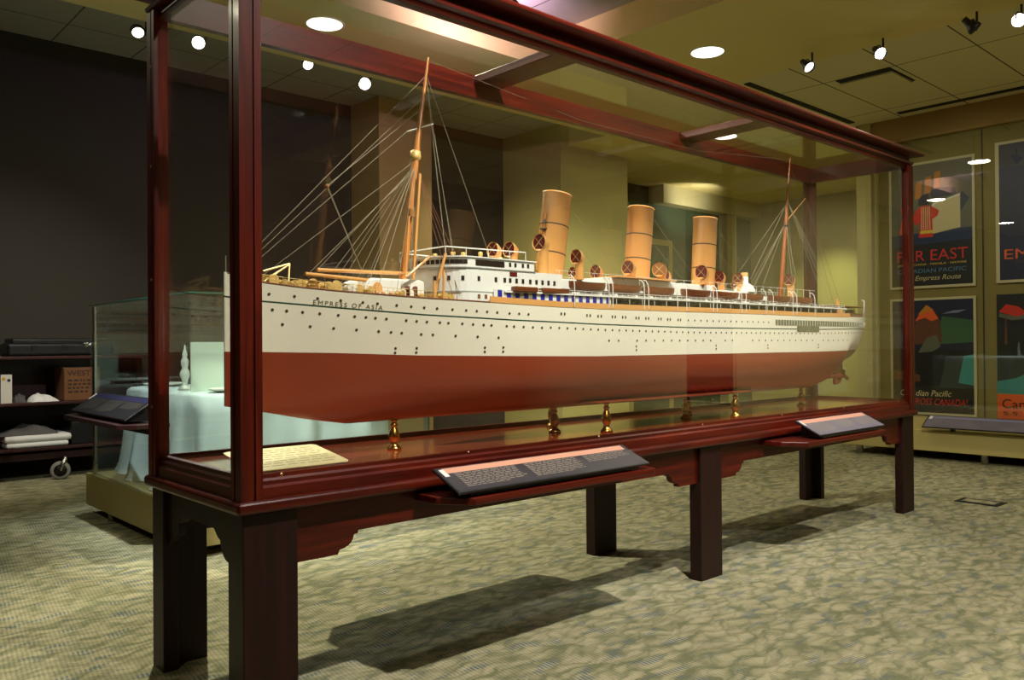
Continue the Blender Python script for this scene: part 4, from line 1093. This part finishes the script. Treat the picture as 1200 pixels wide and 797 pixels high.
o = MB().lathe([(0, 0), (.034, 0), (.04, .09), (.037, .09), (.032, .006), (0, .006)], (.97, 4.92, .4105), n=20).build('paper_cup', 'box_white', loc=(.97, 4.92, .4105)); tag(o, 'white cup on the dark box on the lower cart shelf', 'cup')
o = MB().box(.89, 1.15, 4.86, 5.1, .2455, .41).build('dark_box', 'case_black', loc=(1.02, 4.98, .2455), bevel=.006); tag(o, 'dark box under the white cup on the lower cart shelf', 'box')

# ------------------------------------------------------------------ poster wall and its glazed display
wp = thing('display_platform', (6.9, -.8, 0), 'long low olive display platform on steel feet below the posters', 'platform')
MB().box(6.2, 7.58, -4.2, 1.52, .075, .243).build('platform_body', 'base_olive', wp, bevel=.004)
for y in (1.37, .376, -.62, -1.62, -2.7, -3.8):
    MB().lathe([(.0, 0), (.028, 0), (.028, .075)], (6.25, y, 0), n=18).build('foot', 'steel', wp)
    MB().lathe([(.0, 0), (.028, 0), (.028, .075)], (7.4, y, 0), n=18).build('foot', 'steel', wp)
lp = thing('label_rail', (6.2, -.6, .27), 'long tilted blue-grey label panel along the edge of the display platform', 'label panel')
c = Vector((6.19, -.62, .315)); up = Vector((.15, 0, .085)).normalized()
MB().obox(c, Vector((0, 1.42, 0)), up*.085, Vector((-.085, 0, .15)).normalized()*.006).build('board', 'panel_edge', lp, bevel=.003)
nn = Vector((-.085, 0, .15)).normalized()
def rq(y0, y1, a, b2, lift): return [c+Vector((0, y-c.y, 0))+up*s+nn*(.006+lift) for y, s in ((y0, a), (y1, a), (y1, b2), (y0, b2))]
for i, y in enumerate((.79, .06, -.67, -1.40)):
    MB().add(rq(y, y-.725, -.08, .08, .0006), [(0, 1, 2, 3)]).build('printed_face', 'panel_grey', lp)
    MB().add(rq(y-.02, y-.705, .045, .07, .0012), [(0, 1, 2, 3)]).build('title_band', 'p_lilac', lp)
MB().add(rq(.78, .755, .03, .07, .0018), [(0, 1, 2, 3)]).build('corner_mark', 'panel_white', lp)
for y in (.60, -.03, -.7, -1.4, -1.95): MB().box(6.21, 6.24, y-.015, y+.015, .2435, .30).build('bracket', 'panel_edge', lp)
# poster helper: u along -y (left to right for the viewer), v up
WX = 7.655
def poster(yl, yr, z0, z1, label, group='framed travel posters on the right wall'):
    t = thing('travel_poster', (WX, (yl+yr)/2, z0), label, 'poster', group)
    MB().box(WX-.02, WX, yr, yl, z0, z1).build('mount', 'frame_cream', t)
    w = yl-yr; h = z1-z0
    def P(u, v, lift=0): return (WX-.0205-lift, yl-u*w, z0+v*h)
    return t, P, w, h
lay = [0]
def poly(t, P, pts, mat, lift, name='artwork'):
    return MB().add([P(u, v, lift) for u, v in pts], [tuple(range(len(pts)))]).build(name, mat, t, recalc=False)
def ptext(t, P, w, h, s, mat, u0, u1, v0, hh, lift=.004, name='lettering', shear=0):
    return text(name, s, mat, t, P(u0, v0, lift), (0, -1, 0), (0, 0, 1), hh*h, (u1-u0)*w, .0005, shear)
# 1: FAR EAST
t, P, w, h = poster(1.69, .89, 1.49, 2.735, 'travel poster reading FAR EAST with a white liner and a red-robed figure')
B_ = .03
poly(t, P, [(B_, .02), (1-B_, .02), (1-B_, .98), (B_, .98)], 'p_black', .0005)
poly(t, P, [(B_, .42), (1-B_, .44), (1-B_, .98), (B_, .98)], 'p_grey', .001)
poly(t, P, [(B_, .34), (1-B_, .36), (1-B_, .45), (B_, .43)], 'p_sea', .0015)
poly(t, P, [(.50, .42), (.84, .455), (.84, .70), (.56, .655), (.50, .60)], 'p_cream', .002)
poly(t, P, [(.50, .60), (.56, .655), (.84, .70), (.84, .715), (.52, .66)], 'p_white', .0025)
poly(t, P, [(.80, .715), (.52, .70), (.48, .76), (.60, .78), (.78, .765)], 'p_sea', .0022)
poly(t, P, [(.84, .57), (.94, .67), (.86, .73), (.84, .70)], 'p_sea', .0022)
for u in (.32, .43, .54): poly(t, P, [(u, .70+.3*(u-.3)), (u+.075, .71+.3*(u-.3)), (u+.082, .84+.3*(u-.3)), (u+.01, .83+.3*(u-.3))], 'p_ochre', .003)
poly(t, P, [(.13, .44), (.17, .60), (.14, .64), (.20, .66), (.22, .60), (.20, .44)], 'p_orange', .003)
poly(t, P, [(.36, .40), (.38, .52), (.32, .50), (.29, .56), (.34, .63), (.42, .655), (.52, .64), (.60, .60), (.58, .56), (.52, .54), (.53, .40)], 'p_red', .0035)
for k in range(5): poly(t, P, [(.39+k*.025, .46), (.40+k*.025, .46), (.405+k*.022, .64), (.395+k*.022, .64)], 'p_cream', .004)
poly(t, P, [(.38, .43), (.53, .43), (.53, .455), (.38, .455)], 'p_yellow', .0042)
poly(t, P, [(.36, .655), (.36, .70), (.40, .735), (.47, .745), (.50, .70), (.48, .655)], 'p_navy', .004)
ptext(t, P, w, h, 'FAR EAST', 'p_red', .10, .92, .215, .085)
ptext(t, P, w, h, 'JAPAN · CHINA · MANILA · HAWAII', 'p_yellow', .10, .90, .175, .022)
ptext(t, P, w, h, 'CANADIAN PACIFIC', 'p_blue', .10, .90, .122, .032)
ptext(t, P, w, h, 'via Empress Route', 'p_cream', .20, .84, .05, .05, shear=.3)
# 2: lower left
t, P, w, h = poster(1.69, .89, .25, 1.395, 'dark travel poster reading ACROSS CANADA below the FAR EAST poster')
poly(t, P, [(B_, .02), (1-B_, .02), (1-B_, .98), (B_, .98)], 'p_black', .0005)
poly(t, P, [(B_, .55), (1-B_, .55), (1-B_, .98), (B_, .98)], 'p_navy', .001)
poly(t, P, [(.55, .6), (1-B_, .62), (1-B_, .80), (.62, .84)], 'p_green', .0015)
poly(t, P, [(.28, .70), (.34, .86), (.44, .93), (.52, .90), (.60, .80), (.62, .62), (.30, .60)], 'p_brown', .002)
poly(t, P, [(.30, .80), (.38, .88), (.44, .94), (.50, .91), (.58, .82), (.50, .80), (.42, .83)], 'p_orange', .0025)
poly(t, P, [(.34, .86), (.44, .94), (.52, .90), (.46, .88)], 'p_ochre', .003)
poly(t, P, [(.62, .86), (.75, .885), (.90, .89), (.80, .865)], 'p_lilac', .002)
poly(t, P, [(.34, .53), (.44, .66), (.56, .68), (.60, .58), (.50, .54)], 'p_grey', .003)
poly(t, P, [(.80, .28), (1-B_, .26), (1-B_, .52), (.86, .50)], 'p_teal', .003)
poly(t, P, [(.38, .28), (.78, .28), (.80, .40), (.38, .42)], 'p_black', .0032)
poly(t, P, [(B_, .30), (.36, .28), (.36, .34), (B_, .38)], 'p_brown', .003)
ptext(t, P, w, h, 'Canadian Pacific', 'p_cream', .12, .72, .16, .05, shear=.25)
ptext(t, P, w, h, 'ACROSS CANADA!', 'p_red', .18, .90, .085, .055, shear=.25)
# 3: upper right
t, P, w, h = poster(.715, -.085, 1.50, 2.80, 'navy travel poster reading EMPRESS with a pale ship prow, upper right edge of the photo')
poly(t, P, [(B_+.01, .02), (1-B_, .02), (1-B_, .98), (B_+.01, .98)], 'p_navy', .0005)
poly(t, P, [(.42, .30), (.95, .30), (.95, .90), (.47, .93), (.42, .90)], 'p_cream', .001)
poly(t, P, [(.30, .84), (.42, .93), (.42, .70)], 'p_lilac', .0015)
poly(t, P, [(.40, .30), (.95, .24), (.95, .34), (.42, .33)], 'p_green', .002)
ptext(t, P, w, h, 'EMPRESS', 'p_orange', .09, .93, .165, .07)
ptext(t, P, w, h, 'ACROSS THE PACIFIC', 'p_brown', .20, .88, .135, .018)
ptext(t, P, w, h, 'CANADIAN PACIFIC', 'p_sea', .22, .86, .085, .03)
# 4: lower right
t, P, w, h = poster(.715, -.085, .25, 1.395, 'black travel poster with an orange band reading Canadian, lower right edge of the photo')
poly(t, P, [(.0, .0), (1, .0), (1, 1), (0, 1)], 'p_black', .0005)
poly(t, P, [(.0, .0), (1, .0), (1, .20), (0, .20)], 'p_orange', .001)
poly(t, P, [(.0, .20), (.48, .20), (.50, .34), (.38, .40), (.20, .33), (.0, .30)], 'p_teal', .001)
poly(t, P, [(.26, .24), (.5, .22), (.95, .27), (.95, .33), (.45, .27)], 'p_red', .0015)
poly(t, P, [(.02, .86), (.10, .92), (.22, .90), (.33, .84), (.20, .82)], 'p_red', .0015)
poly(t, P, [(.02, .82), (.16, .79), (.30, .80), (.33, .84), (.20, .82), (.03, .85)], 'p_grey', .002)
poly(t, P, [(.08, .60), (.11, .60), (.10, .82), (.09, .82)], 'p_brown', .002)
poly(t, P, [(.44, .20), (.54, .20), (.51, .97), (.46, .97)], 'p_brown', .0012)
ptext(t, P, w, h, 'Canadian', 'p_black', .05, .60, .085, .075)
ptext(t, P, w, h, 'S.S. EMPRESS', 'p_black', .06, .80, .03, .03)
# further posters along the wall, seen as reflections in the case glass
for (yl, colr, lb) in ((-3.42, 'p_black', 'dark poster far along the right wall, seen only reflected in the case glass'),):
    for z0, z1, wd in ((1.50, 2.80, 'upper'), (.25, 1.395, 'lower')):
        t, P, w, h = poster(yl, yl-.70, z0, z1, lb+', '+wd+' one')
        poly(t, P, [(B_, .02), (1-B_, .02), (1-B_, .98), (B_, .98)], colr, .0005)
        ptext(t, P, w, h, 'CANADA', 'p_red', .12, .88, .1, .08)
struct('trim_10', MB().box(WX-.004, WX+.004, .826, .836, .25, 2.96), 'wire_dark')
gw = thing('glass_screen', (7.45, .2, .243), 'tall clear glass screen standing in front of the posters', 'glass screen')
for y0, y1 in ((.832, 1.84), (-.20, .826)):
    MB().box(7.445, 7.453, y0, y1, .244, 2.955).build('glass_pane', 'glass_clear', gw)
# floor outlet plate
fo = tag(MB().prism([(4.47, -.03), (4.62, -.035), (4.62, -.275), (4.455, -.27)], 2, .0, .004).build('floor_outlet', 'black_metal'), 'flat rectangular floor outlet with a black rim in the carpet at right', 'floor outlet')
MB().prism([(4.50, -.06), (4.588, -.064), (4.588, -.246), (4.49, -.242)], 2, .0042, .006).build('outlet_lid', 'carpet', fo)

# ------------------------------------------------------------------ lights
def area(name, loc, size, power, col=(1, .92, .74), rot=(0, 0, 0), spread=None):
    l = bpy.data.lights.new(name, 'AREA'); l.shape = 'DISK'; l.size = size; l.energy = power; l.color = col
    if spread: l.spread = R(spread)
    o = bpy.data.objects.new(name, l); C.objects.link(o); o.location = loc; o.rotation_euler = rot; return o
def spot(name, loc, aim, power, ang=60, blend=.5, r=.03, col=(1, .95, .86)):
    l = bpy.data.lights.new(name, 'SPOT'); l.energy = power; l.spot_size = R(ang); l.spot_blend = blend; l.shadow_soft_size = r; l.color = col
    o = bpy.data.objects.new(name, l); C.objects.link(o); o.location = loc
    o.rotation_euler = (Vector(aim)-Vector(loc)).to_track_quat('-Z', 'Y').to_euler(); return o
WG = (1, .93, .66)
for (x, y) in ((4.55, 1.74), (2.07, 3.18), (6.90, 3.12)):
    area('downlight_or_fill', (x, y, HS-.012), .24, 15, WG)
for (x, y) in ((4.55, -.9), (-1.6, 3.3), (9.2, 3.4)):  # room fill added at ceiling height, no fittings built for these
    area('downlight_or_fill', (x, y, HS-.012), .24, 14, WG)
for (x, y) in ((-1.5, -1.2), (1.2, -3.8)):  # more added room fill under the high ceiling, also without fittings
    area('downlight_or_fill', (x, y, HC-.012), .24, 12, WG)
# track spots: front row and back row over the case, cabinet and posters, then added fill
spot('track_lamp_front', (.9, -1.42, 3.30), (1.9, .25, .75), 490, 100, .7, .035, (1, .96, .9))
spot('track_lamp_front', (3.6, -1.6, 3.12), (2.9, .2, 1.0), 270, 50, .8, .05, (1, .96, .9))
spot('track_lamp_front', (-.2, -2.7, 3.3), (1.6, .3, 1.45), 190, 48, .8, .05, (1, .96, .9))
spot('track_lamp_back', (.8, 2.22, 3.36), (1.5, .4, .6), 430, 95, .6, .035, (1, .95, .76))
spot('track_lamp_cabinet', (1.61, 4.2, 3.2), (1.1, 2.4, .7), 170, 60, .7, .05, (.86, .95, 1))
spot('track_lamp_poster', (5.14, .68, 3.0), (7.6, .9, 1.6), 85, 70, .8, .05)
spot('track_lamp_poster', (5.22, -2.6, 3.0), (7.6, -2.6, .9), 230, 70, .8, .05)
spot('track_lamp_poster', (5.22, -4.8, 3.0), (7.6, -4.8, .9), 300, 70, .8, .05)
spot('bulkhead_fill', (9.0, 4.60, 2.75), (9.1, 5.2, 3.06), 26, 100, .8, .04)  # added spot that brightens the far bulkhead, no fitting built
spot('alcove_fill', (10.2, 3.6, 3.1), (11.1, 4.4, .1), 210, 70, 1, .06, (.96, 1, .6))  # greenish fill added to light the lower far wall
spot('pillar_fill', (4.6, 2.0, 3.1), (6.2, 4.5, .7), 330, 58, 1, .05, (1, .96, .72))  # fill spot added to wash the second pillar, no fitting built
spot('ceiling_glow_fill', (2.85, 2.25, 3.12), (3.0, 2.7, 3.43), 60, 168, .9, .05, (.95, .6, 1))  # pinkish upward spot added for the ceiling glow, not a track fitting
spot('left_wall_fill', (.3, 2.6, 3.15), (.5, 5.46, .5), 210, 58, 1, .06, (1, .93, .8))  # fill spot added to brighten the lower back wall at left
spot('tablecloth_fill', (-.3, .95, 3.35), (1.15, 2.2, .45), 640, 42, .8, .05, (.94, .99, 1))  # fill spot added to brighten the near side of the tablecloth
spot('pillar_side_fill', (3.3, 3.6, 3.15), (5.77, 5.0, 1.2), 170, 60, .9, .05, (1, .88, .66))  # fill spot added to brighten the left face of the second pillar

w = bpy.data.worlds.new('World'); bpy.context.scene.world = w; w.use_nodes = True
w.node_tree.nodes['Background'].inputs[0].default_value = (.01, .01, .008, 1); w.node_tree.nodes['Background'].inputs[1].default_value = 1

# ------------------------------------------------------------------ camera
f_, yaw, pitch, roll = 976.1, .740488537, .00700752, -.00735620
c_, s_ = math.cos(yaw), math.sin(yaw)
fw = Vector((s_*math.cos(pitch), c_*math.cos(pitch), math.sin(pitch))); r_ = Vector((c_, -s_, 0)); u_ = r_.cross(fw)
Rr = r_*math.cos(roll)+u_*math.sin(roll); Uu = -r_*math.sin(roll)+u_*math.cos(roll)
cd = bpy.data.cameras.new('camera'); cam = bpy.data.objects.new('camera', cd); C.objects.link(cam)
cd.sensor_width = 36; cd.sensor_fit = 'HORIZONTAL'; cd.lens = f_/1200*36; cd.clip_start = .05; cd.clip_end = 60
cam.matrix_world = Matrix(((Rr.x, Uu.x, -fw.x, CAM.x), (Rr.y, Uu.y, -fw.y, CAM.y), (Rr.z, Uu.z, -fw.z, CAM.z), (0, 0, 0, 1)))
sc = bpy.context.scene; sc.camera = cam
sc.view_settings.view_transform = 'Standard'; sc.view_settings.look = 'None'; sc.view_settings.gamma = 1; sc.view_settings.exposure = 0
sc.view_settings.use_curve_mapping = False
cy = sc.cycles
cy.max_bounces = 10; cy.transparent_max_bounces = 24; cy.glossy_bounces = 6; cy.diffuse_bounces = 4
cy.sample_clamp_indirect = 6; cy.use_denoising = True; cy.blur_glossy = .5
cy.caustics_reflective = False; cy.caustics_refractive = False
